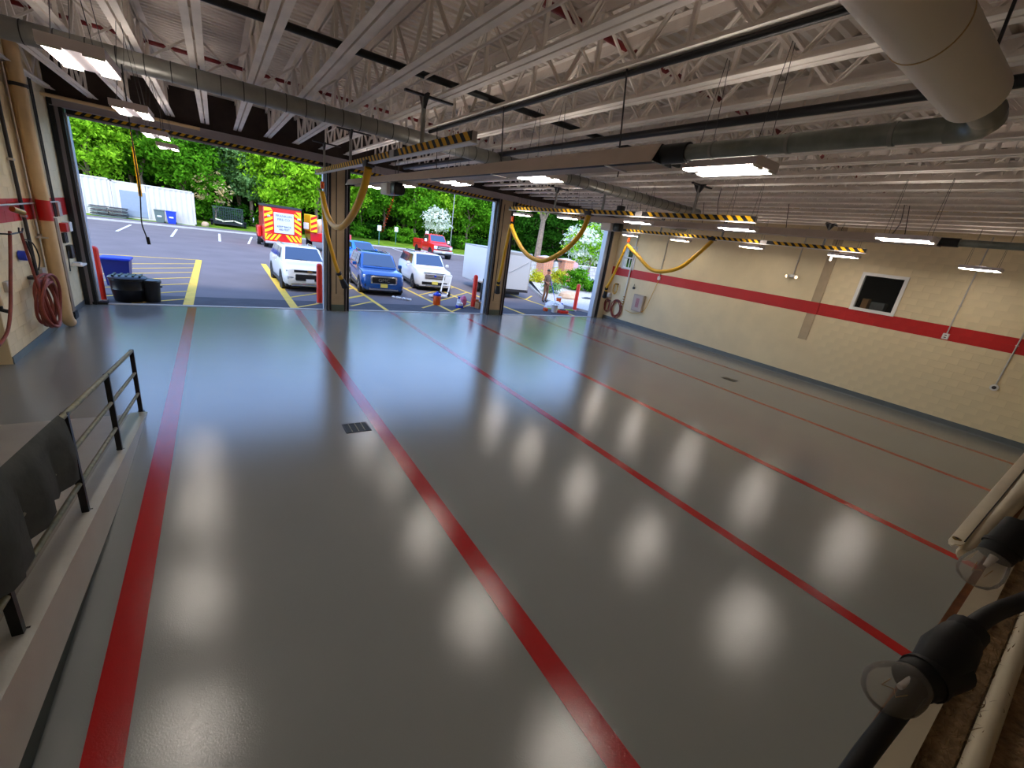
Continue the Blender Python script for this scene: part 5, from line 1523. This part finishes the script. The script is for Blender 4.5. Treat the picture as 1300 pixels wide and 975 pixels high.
# ---- red pickup
def make_pickup(label, loc, rz):
    t = thing('pickup_truck', label, 'truck', (loc[0], loc[1], GZ), rz)
    L, W = 6.0, 2.15; w = W / 2; f = -L / 2
    def sec(y, wt, z0, zt):
        return ring_section(0, [(wt * .94, z0), (wt, z0 + .15), (wt, zt - .18), (wt * .96, zt - .04), (wt * .86, zt)], y)
    MB().loft([sec(f + .05, w * .9, .62, 1.18), sec(f + .2, w * .98, .55, 1.28), sec(f + 1.45, w, .5, 1.38), sec(f + 1.6, w, .5, 1.42), sec(f + 3.35, w, .5, 1.42)]).build('cab_body', paint_r, t, local=True, smooth=True)
    def cs(y, wb, zb, wt, zt): return [(-wb, y, zb), (-wt, y, zt - .06), (-wt * .88, y, zt), (wt * .88, y, zt), (wt, y, zt - .06), (wb, y, zb)]
    MB().loft([cs(f + 1.35, w * .9, 1.34, w * .86, 1.40), cs(f + 2.05, w * .95, 1.36, w * .8, 2.1), cs(f + 2.6, w * .95, 1.36, w * .8, 2.13), cs(f + 3.3, w * .95, 1.36, w * .8, 2.1), cs(f + 3.4, w * .95, 1.36, w * .86, 1.44)]).build('cab', paint_r, t, local=True, smooth=True)
    def quad(ps, name, m, th):
        a, b_, c, d = [Vector(p) for p in ps]
        n = (b_ - a).cross(d - a).normalized() * th
        MB().loft([[a, b_, c, d], [a + n, b_ + n, c + n, d + n]]).build(name, m, t, local=True)
    quad([(-w * .78, f + 1.42, 1.43), (w * .78, f + 1.42, 1.43), (w * .7, f + 2.0, 2.05), (-w * .7, f + 2.0, 2.05)], 'windshield', M['car_glass'], .025)
    for s in (-1, 1):
        quad([(s * w * .95, f + 1.85, 1.46), (s * w * .83, f + 2.12, 2.02), (s * w * .83, f + 2.62, 2.02), (s * w * .95, f + 2.62, 1.46)], 'side_window', M['side_glass'], .02 * s)
        quad([(s * w * .95, f + 2.7, 1.46), (s * w * .83, f + 2.7, 2.02), (s * w * .83, f + 3.2, 2.0), (s * w * .95, f + 3.2, 1.46)], 'side_window', M['side_glass'], .02 * s)
        MB().rbox(s * w - .04, s * w + .04, f + 3.42, L / 2, .6, 1.5, .03).build('bed_side', paint_r, t, local=True)
        MB().box(s * (w + .045) - .006, s * (w + .045) + .006, f + 3.5, L / 2 - .06, 1.05, 1.09).build('bed_crease', M['dark_steel'], t, local=True)
        MB().rbox(s * (w + .2) - .12, s * (w + .2) + .12, f + 1.75, f + 1.9, 1.4, 1.68, .04).build('mirror', M['white'], t, local=True)
        for yw in (f + .95, L / 2 - 1.15):
            MB().cyl((s * (w - .3), yw, .44), (s * (w + .05), yw, .44), .5, 22).build('wheel_arch', M['black'], t, local=True)
            wheel(t, s * (w - .1), yw, .42, .28, 'rim', s)
        MB().rbox(s * .82 - .18, s * .82 + .16, f - .02, f + .2, .88, 1.16, .04).build('headlight', M['lamp_lens'], t, local=True, smooth=True)
    MB().box(-w, w, f + 3.42, L / 2, .6, .7).build('bed_floor', paint_r, t, local=True)
    MB().rbox(-w, w, L / 2 - .06, L / 2, .6, 1.5, .02).build('tailgate', paint_r, t, local=True)
    MB().rbox(-.66, .66, f - .05, f + .12, .82, 1.2, .05).build('grille', M['dark_steel'], t, local=True, smooth=True)
    for k in range(2):
        MB().box(-.62, .62, f - .065, f, .92 + k * .13, .97 + k * .13).build('grille_bar', M['alu'], t, local=True)
    MB().rbox(-w * .98, w * .98, f - .12, f + .15, .52, .76, .04).build('bumper', M['alu'], t, local=True, smooth=True)
    MB().box(-.16, .16, f - .14, f - .11, .56, .72).build('number_plate', M['plate_w'], t, local=True)
    MB().box(-w * .9, w * .9, f + .1, f + .3, .35, .52).build('air_dam', M['black'], t, local=True)
    for k in range(5):
        MB().rbox(-.6 + k * .3 - .06, -.6 + k * .3 + .06, f + 2.1, f + 2.2, 2.12, 2.18, .015).build('marker_lamp', M['orange'], t, local=True)
    MB().box(-.2, .2, f + 3.7, f + 3.8, 1.5, 1.95).build('load_box', M['plate_w'], t, local=True)
    return t
make_pickup('red pickup truck parked by the lawn', (21.5, 50.0), -.02).scale = (1.12, 1.12, 1.2)

# ---- fire van seen from behind with chevron tail
def make_fire_van():
    X0, X1, Y0, Z0, Z1 = 3.0, 5.65, 39.5, .42, 3.05
    t = thing('fire_van', 'red fire rescue van seen from behind, yellow chevrons and white sign', 'truck', ((X0 + X1) / 2, Y0 + 3, GZ), 0)
    MB().rbox(X0, X1, Y0, Y0 + 4.2, Z0, Z1, .06).build('body', paint_r, t)
    MB().rbox(X0 + .12, X1 - .12, Y0 + 4.2, Y0 + 6.6, Z0 + .1, 2.2, .12).build('cab', paint_r, t)
    MB().box(X0 - .02, X1 + .02, Y0 - .05, Y0 + 4.2, Z1, Z1 + .16).build('roof_rack', M['dark_steel'], t)
    yl = mat('chevron_yellow', (250, 206, 10), .45)
    yy = Y0 - .012
    def chev(poly, nm='chevron'):
        MB().prism(poly, 'y', yy, Y0 + .001).build(nm, yl, t)
    # side columns of slanted stripes
    for k in range(5):
        z = 1.15 + k * .38
        if z + .5 < Z1:
            chev([(X0 + .05, z), (X0 + .05, z + .2), (X0 + .62, z + .48), (X0 + .62, z + .28)])
            chev([(X1 - .05, z), (X1 - .05, z + .2), (X1 - .52, z + .48), (X1 - .52, z + .28)])
    xm = (X0 + X1) / 2
    for k in range(4):
        a = .12 + k * .32
        for s in (-1, 1):
            chev([(xm + s * (a + .02), 1.08), (xm + s * (a + .2), 1.08), (xm + s * (a + .2 + .36 if a + .56 < 1.3 else 1.28), .62), (xm + s * (a + .02 + .36 if a + .38 < 1.3 else 1.28), .62)])
    chev([(X0 + .05, 2.72), (X0 + .05, 2.98), (X0 + .5, 2.98), (X0 + .62, 2.8)])
    chev([(X1 - .05, 2.5), (X1 - .05, 2.9), (X1 - .42, 2.9)])
    sg = MB().rbox(3.70, 5.08, Y0 - .05, Y0 - .012, 1.18, 2.70, .01).build('sign_board', mat('sign_white', (196, 200, 206), .5), t)
    for (txt, z, s_) in (('FRANKLIN', 2.46, .24), ('FIRE CO.', 2.20, .24), ('KEEP BACK', 1.68, .2), ('300 FEET', 1.46, .2)):
        o = text_part(txt, 'sign_lettering', mat('grey_lettering', (52, 52, 58), .6), sg, Vector((4.39, Y0 - .056, z)) - t.location, s_)
    for x in (X0 + .35, X1 - .2):
        for z in (1.02, 2.3):
            MB().rbox(x - .11, x + .11, Y0 - .06, Y0, z, z + .14, .02).build('tail_light', M['alu'] if z > 2 else M['bollard'], t)
    MB().rbox(X0 + .05, X1 - .05, Y0 - .25, Y0 + .1, .36, .52, .02).build('rear_bumper', M['alu'], t)
    MB().box(X0 + .2, X1 - .2, Y0 + .3, Y0 + 6, .3, .45).build('chassis', M['black'], t)
    for x in (X0 + .02, X1 - .32):
        for y in (Y0 + 1.1, Y0 + 5.2):
            MB().cyl((x, y, .42 + GZ), (x + .3, y, .42 + GZ), .42, 20).build('wheel', M['tyre'], t, smooth=True)
    MB().rbox(X0 - .32, X0 - .02, Y0 + 2.2, Y0 + 3.8, .6, 1.5, .1).build('fender', paint_r, t)
    MB().cyl((X0 - .34, Y0 + 2.6, .42), (X0 - .1, Y0 + 2.6, .42), .42, 20).build('wheel', M['tyre'], t, smooth=True)
    MB().cyl((X0 - .36, Y0 + 2.6, .42), (X0 - .33, Y0 + 2.6, .42), .26, 16).build('hub_cap', M['chrome'], t, smooth=True)
    MB().cyl((X0 - .45, Y0 + 4.4, 1.75), (X0 - .4, Y0 + 4.4, 1.75), .2, 14).build('mirror', M['chrome'], t, smooth=True)
make_fire_van()

# ---- brush truck, mostly behind the left column
t = thing('brush_truck', 'red brush fire truck with beige tank half hidden by the left column', 'truck', (7.6, 40, GZ), 0)
MB().rbox(6.45, 8.4, 40.5, 43.5, .75, 1.5, .06).build('bed_body', paint_r, t)
MB().rbox(6.42, 6.95, 40.3, 43.5, 1.5, 2.85, .04).build('rear_locker', mat('chevron_yellow', (250, 206, 10), .45), t)
for k in range(3):
    MB().prism([(6.45, 1.6 + k * .42), (6.45, 1.8 + k * .42), (6.93, 2.02 + k * .42), (6.93, 1.82 + k * .42)], 'y', 40.28, 40.31).build('locker_stripe', paint_r, t)
MB().loft([[(7.0 + .75 + r * math.cos(a) * 1.0, y, 1.5 + 1.15 * r * abs(math.sin(a)) if False else 1.5 + max(0, r * 1.5 * math.sin(a))) for a in [PI * k / 10 for k in range(11)]] for y, r in ((41.3, .55), (41.6, .72), (43.2, .72), (43.4, .55))]).build('water_tank', mat('tank_beige', (226, 212, 186), .5), t, smooth=True)
MB().rbox(7.4, 9.4, 38.9, 40.6, .8, 1.75, .12).build('hood', paint_r, t, smooth=True)
MB().rbox(7.45, 9.35, 40.4, 41.4, 1.3, 2.75, .14).build('cab', paint_r, t, smooth=True)
MB().box(7.62, 9.18, 40.36, 40.41, 1.85, 2.5).build('windshield', M['car_glass'], t)
MB().rbox(7.6, 9.2, 38.82, 38.95, 1.0, 1.5, .04).build('grille', M['white'], t)
MB().rbox(7.3, 9.5, 38.7, 38.9, .6, .85, .03).build('bumper', M['plate_w'], t)
for k in (7.75, 9.05):
    MB().cyl((k, 38.85, 1.25), (k, 38.78, 1.25), .14, 12).build('headlight', M['lamp_lens'], t, smooth=True)
for (x, y) in ((7.35, 39.6), (9.2, 39.6), (6.45, 42.4), (8.2, 42.4)):
    MB().cyl((x, y, .5 + GZ), (x + .35, y, .5 + GZ), .5, 18).build('wheel', M['tyre'], t, smooth=True)
MB().rbox(8.0, 8.2, 40.8, 41.0, 2.75, 2.95, .04).build('beacon', M['bollard'], t)
MB().rbox(5.95, 6.35, 40.6, 40.66, 1.7, 2.2, .01).build('warning_board', M['plate_w'], t)

# ---- white enclosed cargo trailer
def make_cargo():
    t = thing('cargo_trailer', 'white enclosed cargo trailer parked behind the middle column', 'trailer', (0, 0, GZ), 0)
    t.location = (14.05, 20.9, GZ); t.rotation_euler = (0, 0, math.radians(-6))
    W, L = 2.35, 4.9
    wm = mat('trailer_white', (212, 212, 210), .4)
    MB().rbox(-W / 2, W / 2, 0, L, .48, 2.62, .05).build('body', wm, t, local=True)
    MB().box(-W / 2 + .06, W / 2 - .06, -.012, 0, .55, 2.5).build('rear_ramp_door', mat('trailer_white_shaded', (196, 194, 192), .5), t, local=True)  # trailer white toned greyer, shade of the rear side put into the colour
    MB().box(-W / 2, W / 2, -.03, .03, .40, .56).build('rear_sill', M['dark_steel'], t, local=True)
    for x in (-W / 2 + .02, W / 2 - .06):
        MB().box(x, x + .04, -.03, .02, .48, 2.6).build('rear_post', M['alu'], t, local=True)
    MB().box(-W / 2, W / 2, -.03, .02, 2.52, 2.62).build('rear_header', M['alu'], t, local=True)
    MB().box(-W / 2 + .12, -W / 2 + .42, -.03, -.01, 2.1, 2.36).build('sticker', M['dark_steel'], t, local=True)
    MB().box(-W / 2 + .16, -W / 2 + .38, -.036, -.029, 2.14, 2.32).build('sticker_face', M['plate_y'], t, local=True)
    MB().tube([(-W / 2 + .1, -.05, 1.2), (-.1, -.06, 1.6), (W / 2 - .2, -.05, 2.2)], .012, 6).build('spring_cable', M['alu'], t, local=True)
    for s in (-1, 1):
        MB().rbox(s * (W / 2 + .12) - .14, s * (W / 2 + .12) + .14, 1.3, 2.5, .62, .72, .02).build('fender', M['alu'], t, local=True)
        wheel(t, s * (W / 2 + .12), 1.9, .36, .22, 'rim', s)
    MB().box(-.8, .8, .3, 3.5, .2, .46).build('axle_frame', M['black'], t, local=True)
    MB().bar((0, L, .5), (0, L + 1.1, .45), .1, .1).build('drawbar', M['dark_steel'], t, local=True)
    MB().rbox(-W / 2 - .0, W / 2, .0, L, 2.6, 2.66, .01).build('roof_edge', M['alu'], t, local=True)
make_cargo()
MB().rbox(11.25, 11.55, 19.2, 19.6, .0, .95, .12).cyl((11.4, 19.4, .9), (11.4, 19.4, 1.15), .12, 12).build('pack', M['black'], label='black pack leaning beside the trailer wheel', cat='bag', smooth=True)

# ================================================================ WORKER
def make_person():
    px, py = 16.15, 20.2
    t = thing('person', 'worker in brown shirt and trousers leaning on a blue broom handle', 'person', (px, py, GZ), .25)
    S = 1.07
    J = dict(pel=(0, 0, .97), waist=(0, 0, 1.12), chest=(0, .0, 1.34), neck=(0, .0, 1.52), jaw=(0, -.02, 1.60), head=(0, -.02, 1.70), crown=(0, -.01, 1.79),
             lh=(-.10, 0, .93), lk=(-.12, -.03, .51), la=(-.14, .02, .09), lt=(-.16, -.15, .04),
             rh=(.10, 0, .93), rk=(.12, -.05, .51), ra=(.13, .02, .09), rt=(.15, -.15, .04),
             ls=(-.18, 0, 1.44), le=(-.25, -.02, 1.16), lw=(-.10, -.22, 1.02), lp=(-.03, -.27, 1.01),
             rs=(.18, 0, 1.44), re=(.27, -.03, 1.18), rw=(.17, -.24, 1.05), rp=(.11, -.29, 1.03))
    E_ = [('pel', 'waist'), ('waist', 'chest'), ('chest', 'neck'), ('neck', 'jaw'), ('jaw', 'head'), ('head', 'crown'), ('pel', 'lh'), ('lh', 'lk'), ('lk', 'la'), ('la', 'lt'), ('pel', 'rh'), ('rh', 'rk'), ('rk', 'ra'), ('ra', 'rt'),
          ('chest', 'ls'), ('ls', 'le'), ('le', 'lw'), ('lw', 'lp'), ('chest', 'rs'), ('rs', 're'), ('re', 'rw'), ('rw', 'rp')]
    Rd = dict(pel=(.15, .11), waist=(.15, .11), chest=(.17, .12), neck=(.06, .06), jaw=(.066, .075), head=(.082, .098), crown=(.06, .07), lh=(.095, .1), lk=(.065, .07), la=(.048, .05), lt=(.045, .03),
              rh=(.095, .1), rk=(.065, .07), ra=(.048, .05), rt=(.045, .03), ls=(.075, .07), le=(.05, .05), lw=(.033, .033), lp=(.036, .022), rs=(.075, .07), re=(.05, .05), rw=(.033, .033), rp=(.036, .022))
    # fingers: five short chains rooted in each palm, curled round the handle
    for s, palm, dr in (('l', J['lp'], 1), ('r', J['rp'], -1)):
        P = Vector(palm)
        for k in range(4):
            nm = s + 'f%d' % k
            b0 = P + Vector((dr * .015, -.012, .025 - k * .018))
            J[nm + 'a'] = tuple(b0 + Vector((dr * .022, -.022, 0))); J[nm + 'b'] = tuple(b0 + Vector((dr * .045, -.012 + .004 * k, -.004))); J[nm + 'c'] = tuple(b0 + Vector((dr * .04, .012, -.006)))
            E_ += [(s + 'p', nm + 'a'), (nm + 'a', nm + 'b'), (nm + 'b', nm + 'c')]
            for q in 'abc': Rd[nm + q] = (.0095, .0095)
        nm = s + 'th'
        J[nm + 'a'] = tuple(P + Vector((dr * .01, .012, .03))); J[nm + 'b'] = tuple(P + Vector((dr * .035, .012, .045)))
        E_ += [(s + 'p', nm + 'a'), (nm + 'a', nm + 'b')]
        Rd[nm + 'a'] = (.012, .012); Rd[nm + 'b'] = (.010, .010)
    names = list(J)
    me = bpy.data.meshes.new('person_body')
    me.from_pydata([Vector(J[n]) * S for n in names], [(names.index(a), names.index(b_)) for a, b_ in E_], [])
    o = bpy.data.objects.new('person_body', me); COL.objects.link(o)
    sm = o.modifiers.new('skin', 'SKIN'); sm.use_smooth_shade = True
    sd = o.modifiers.new('sub', 'SUBSURF'); sd.levels = 1; sd.render_levels = 1
    for i, n in enumerate(names):
        sv = me.skin_vertices[0].data[i]
        sv.radius = tuple(x * S for x in Rd[n]); sv.use_root = (n == 'pel')
    dg = bpy.context.evaluated_depsgraph_get()
    m2 = bpy.data.meshes.new_from_object(o.evaluated_get(dg))
    bpy.data.objects.remove(o)
    m2.materials.clear()
    for k in ('skin', 'shirt', 'pants', 'shoe'): m2.materials.append(M[k])
    idx = []
    for p in m2.polygons:
        c = p.center / S
        if c.z < .11: i = 3
        elif c.z < 1.0 and abs(c.x) < .22 and c.y > -.16: i = 2
        elif c.z < 1.53 and not (c.y < -.09 and c.z < 1.16): i = 1
        else: i = 0
        idx.append(i)
    m2.polygons.foreach_set('material_index', idx)
    m2.polygons.foreach_set('use_smooth', [True] * len(idx))
    body = inst('body', m2, t)
    hc = Vector((0, -.02, 1.70)) * S
    MB().blob(hc + Vector((0, .02, .035)), (.092, .105, .095), 14, 8, flat=-.02).build('hair', M['hair'], t, local=True, smooth=True)
    MB().blob(hc + Vector((0, -.105, -.01)), (.015, .02, .025), 8, 6).build('nose', M['skin'], t, local=True, smooth=True)
    for s in (-1, 1):
        MB().blob(hc + Vector((s * .085, .0, -.005)), (.012, .02, .03), 8, 6).build('ear', M['skin'], t, local=True, smooth=True)
        MB().blob(hc + Vector((s * .035, -.09, .015)), (.014, .008, .009), 8, 6).build('eye', M['hair'], t, local=True, smooth=True)
    MB().cbox(hc + Vector((0, -.093, -.055)), (.05, .01, .012)).build('mouth', M['bollard'], t, local=True)
    # broom
    bt = thing('push_broom', 'blue handled push broom held by the worker', 'broom', (px + .25, py - .45, GZ), 0)
    h0 = t.matrix_basis @ Vector((.02 * S, -.30 * S, 1.10 * S)); 
    MB().cyl(h0 + Vector((-.04, .03, .12)), (px + .42, py - .62, .06), .016, 8).build('handle', M['blue_bin'], bt, smooth=True)
    MB().rbox(px + .2, px + .66, py - .68, py - .56, GZ + .06, GZ + .12, .015).build('head_block', M['blue_bin'], bt)
    MB().box(px + .21, px + .65, py - .67, py - .57, GZ, GZ + .06).build('bristles', M['black'], bt)
make_person()

# ================================================================ TREES AND SHRUBS
def crown_mesh(seed, rx, rz, nclus, nleaf, leaf, spread=.9, shell=.55):
    rnd = random.Random(seed)
    vs = []; fs = []
    for c in range(nclus):
        while True:
            d = Vector((rnd.uniform(-1, 1), rnd.uniform(-1, 1), rnd.uniform(-1, 1)))
            if .1 < d.length < 1: break
        d = d.normalized() * (shell + (1 - shell) * rnd.random() ** .6)
        ctr = Vector((d.x * rx, d.y * rx, d.z * rz))
        cr = spread * rnd.uniform(.6, 1.25)
        for l in range(nleaf):
            q = Vector((rnd.gauss(0, .5), rnd.gauss(0, .5), rnd.gauss(0, .3))) * cr
            p = ctr + q
            n = (Vector((rnd.gauss(0, .5), rnd.gauss(0, .5), rnd.gauss(.6, .5))) + d * .5).normalized()
            u = n.cross(Vector((rnd.uniform(-1, 1), rnd.uniform(-1, 1), rnd.uniform(-1, 1)))).normalized()
            v = n.cross(u)
            s = leaf * rnd.uniform(.6, 1.3)
            o = len(vs)
            vs += [p - u * s, p + v * s * .5 + n * s * .12, p + u * s, p - v * s * .5 + n * s * .12]
            fs += [(o, o + 1, o + 2, o + 3)]
    me = bpy.data.meshes.new('foliage')
    me.from_pydata([tuple(p) for p in vs], [], fs)
    me.update()
    return me
def trunk_mesh(seed, h, r, branches=5, spread=1.6):
    rnd = random.Random(seed)
    mb = MB()
    pts = [(rnd.uniform(-.12, .12) * k, rnd.uniform(-.12, .12) * k, h * k / 5) for k in range(6)]
    mb.tube(pts, r, 8, radii=[r * (1.25 if k == 0 else 1 - .13 * k) for k in range(6)])
    for b_ in range(branches):
        k = rnd.randint(2, 4); p = Vector(pts[k]); a = rnd.uniform(0, 2 * PI)
        q = p + Vector((math.cos(a) * spread, math.sin(a) * spread, spread * rnd.uniform(.7, 1.4)))
        mb.tube([p, (p + q) / 2 + Vector((0, 0, .15)), q], r * .4, 6, radii=[r * .45, r * .3, r * .15])
    return mb.mesh('trunk', M['bark'], smooth=True)
CR = [crown_mesh(s, 3.6, 5.2, 120, 95, .22, 1.15) for s in (1, 2, 3)]
CRM = {}
def crown_in(k, m):
    if (k, m) not in CRM:
        me = CR[k].copy(); me.materials.clear(); me.materials.append(M[m]); CRM[(k, m)] = me
    return CRM[(k, m)]
TR = [trunk_mesh(s, 10.5, .24) for s in (4, 5)]
LEAFNAME = dict(leaf_a='mid green', leaf_b='bright yellow green', leaf_c='pale grey green', leaf_d='dark green')
def tree(i, x, y, s, m, zc=9.5, label=None, sx=1.0):
    t = thing('forest_tree', label, 'tree', (x, y, .3), random.Random(i).uniform(0, 6), 'trees of the wood behind the lot')
    f = inst('foliage', crown_in(i % 3, m), t, (0, 0, zc), (0, 0, 0), (s * sx, s * sx, s)); f['kind'] = 'stuff'
    inst('trunk', TR[i % 2], t, (0, 0, -.3), (0, 0, 0), (s, s, max(.8, zc / 9.5)))
    return t
MB().add([(x * k, y, z) for (y, z, k) in ((66, .1, .8), (74, 1.0, .9), (84, 5.5, 1.0), (100, 9.0, 1.2)) for x in (-45, -20, 0, 20, 45, 75, 110)],
         [(r * 7 + c, r * 7 + c + 1, r * 7 + c + 8, r * 7 + c + 7) for r in range(3) for c in range(6)]).build('added_backdrop_slope', leaf_mat('backdrop_slope_dark', (14, 24, 8), (44, 52, 22), .6), label='added dark backdrop slope closing sky gaps behind the front trees', cat='slope', kind='stuff')  # added slope, dark so that no bright sky shows under the crowns
rnd = random.Random(77)
spec = []
# front row, placed by eye: (x, y, size, leaf, crown height)
front = [(-13.5, 61, 1.0, 'leaf_b', 8.6), (-9.8, 60, .85, 'leaf_b', 7.2), (-6.2, 63, 1.0, 'leaf_a', 9.2), (-2.6, 62, .9, 'leaf_a', 8.0), (.6, 65, 1.0, 'leaf_c', 9.4), (3.6, 63.5, 1.0, 'leaf_c', 8.2),
         (7.0, 60.5, 1.05, 'leaf_b', 8.2), (10.6, 60.8, 1.05, 'leaf_b', 7.8), (14.4, 65, 1.0, 'leaf_b', 8.4), (18, 69, 1.05, 'leaf_a', 8.6), (22, 71, 1.0, 'leaf_a', 8.2), (26.5, 69, 1.05, 'leaf_a', 8.0), (31, 71, 1.1, 'leaf_b', 8.2),
         (36, 69, 1.1, 'leaf_a', 7.8), (41, 67, 1.1, 'leaf_a', 7.6), (46, 64, 1.1, 'leaf_d', 7.6), (50, 60, 1.1, 'leaf_d', 7.4), (55, 57, 1.1, 'leaf_d', 7.2), (60, 53, 1.1, 'leaf_d', 7.2), (66, 50, 1.1, 'leaf_d', 7)]
for i, (x, y, s, m, zc) in enumerate(front):
    tree(i, x, y, s, m, zc, '%s leafy tree at the front of the wood, %s from the left' % (LEAFNAME[m], ORD[i]))
k = 0
for row, (yo, zc) in enumerate(((7, 10.5), (14, 12.0))):
    for j in range(16):
        x = -20 + j * 5.9 + rnd.uniform(-1.2, 1.2)
        base = 64 if x < 12 else 71 if x < 40 else 71 - (x - 40) * .8
        m = rnd.choice(['leaf_a', 'leaf_d', 'leaf_a', 'leaf_d', 'leaf_c'])
        tree(100 + k, x, base + yo + rnd.uniform(-1, 1), rnd.uniform(1.15, 1.4), m, zc, '%s tree in the %s row of the wood, %s from the left' % (LEAFNAME[m], 'second' if row == 0 else 'third', ORD[j]))
        k += 1
# undergrowth
ub = [crown_mesh(s, 2.0, 1.3, 45, 40, .2, .7, .4) for s in (21, 22)]
UBM = {}
for j in range(22):
    m = ['leaf_a', 'leaf_d', 'leaf_d', 'leaf_a', 'leaf_d'][j % 5]
    if (j % 2, m) not in UBM:
        me = ub[j % 2].copy(); me.materials.clear(); me.materials.append(M[m]); UBM[(j % 2, m)] = me
    x = -12 + j * 3.6
    y = (63.5 if x < 4 else 62.5 if x < 12 else 68 if x < 40 else 68 - (x - 40) * .8) + rnd.uniform(-1, 1)
    t = thing('forest_shrub', '%s undergrowth shrub at the foot of the wood, %s from the left' % ('mid green' if m == 'leaf_a' else 'dark green', ORD[j]), 'shrub', (x, y, .3), j * 1.3, 'undergrowth shrubs')
    f = inst('foliage', UBM[(j % 2, m)], t, (0, 0, 1.1), (0, 0, 0), (1.1, 1.1, 1.1)); f['kind'] = 'stuff'
    MB().tube([(0, 0, -.4), (.1, 0, .5), (.2, .1, 1.2)], .06, 6).build('stem', M['bark'], t, local=True)

def small_tree(name, label, x, y, z0, trunk_h, r, crown, mats, pos, scale, seed, cat='tree', forks=True):
    t = thing(name, label, cat, (x, y, z0), 0)
    mb = MB()
    mb.tube([(0, 0, 0), (.05, 0, trunk_h * .5), (.12, 0, trunk_h)], r, 8, radii=[r * 1.2, r, r * .8])
    if forks:
        for (dx, dz) in ((-.28, .45), (.32, .5), (.05, .6)):
            mb.tube([(.12, 0, trunk_h * .95), (.12 + dx * trunk_h * .5, .1, trunk_h * (1 + dz * .5)), (.12 + dx * trunk_h, .1, trunk_h * (1 + dz))], r * .5, 6, radii=[r * .6, r * .4, r * .2])
    mb.build('trunk', M['bark'], t, local=True, smooth=True)
    for (me, m) in zip(crown, mats):
        me.materials.clear(); me.materials.append(M[m])
        f = inst('foliage' if not m.startswith('petal') else 'blossom', me, t, pos, (0, 0, 0), scale); f['kind'] = 'stuff'
small_tree('lawn_tree', 'pale barked tree forking above the bell monument', 31.4, 42, .3, 5.6, .34, [crown_mesh(41, 3.6, 2.6, 60, 45, .26, 1.0)], ['leaf_b'], (0, 0, 9.4), (1, 1, 1), 1)
small_tree('dogwood_tree', 'flowering white dogwood by the right door jamb', 28.6, 30, .4, 1.9, .12, [crown_mesh(51, 2.3, 1.7, 60, 45, .17, .7), crown_mesh(52, 2.45, 1.8, 70, 40, .15, .7, .75)], ['leaf_b', 'petal'], (0, 0, 3.55), (1, 1, 1), 2)
small_tree('blossom_tree', 'small white blossoming tree behind the red pickup', 27.5, 63, .2, 2.0, .12, [crown_mesh(61, 1.9, 1.7, 40, 30, .22, .8)], ['petal'], (0, 0, 4.2), (1, 1, 1), 3)
small_tree('blossom_tree', 'cream pink blossoming tree at the right end of the container', -.1, 59.5, .2, 1.4, .1, [crown_mesh(71, 1.5, 1.7, 30, 24, .2, .7), crown_mesh(72, 1.6, 1.7, 24, 14, .18, .7)], ['leaf_a', 'petal_pink'], (0, 0, 3.6), (1, 1, 1), 4)
def bush(name, label, x, y, z, rx, rzz, m, seed, nc=40, nl=34, leaf=.1):
    t = thing(name, label, 'shrub', (x, y, z), 0)
    me = crown_mesh(seed, rx, rzz, nc, nl, leaf, .4, .35); me.materials.append(M[m])
    f = inst('foliage', me, t, (0, 0, rzz)); f['kind'] = 'stuff'
    MB().tube([(0, 0, -.1), (.05, 0, rzz)], .04, 6).build('stem', M['bark'], t, local=True)
bush('garden_shrub', 'big round green shrub on the gravel bed', 22.5, 24.6, .3, 1.05, .8, 'leaf_a', 81, 60, 40, .11)
bush('garden_shrub', 'low dark green shrub right of the big round one', 24.1, 24.3, .28, .7, .42, 'leaf_d', 82)
bush('garden_shrub', 'yellow shrub beside the left brick pillar', 20.4, 26.9, .35, .5, .45, 'leaf_y', 83, 30, 30, .08)
bush('garden_shrub', 'yellow shrub in front of the bell', 21.7, 25.8, .35, .62, .6, 'leaf_y', 84, 36, 30, .09)
bush('garden_shrub', 'low yellow green shrub right behind the worker', 18.7, 22.8, .15, .5, .4, 'leaf_c', 85, 30, 26, .08)
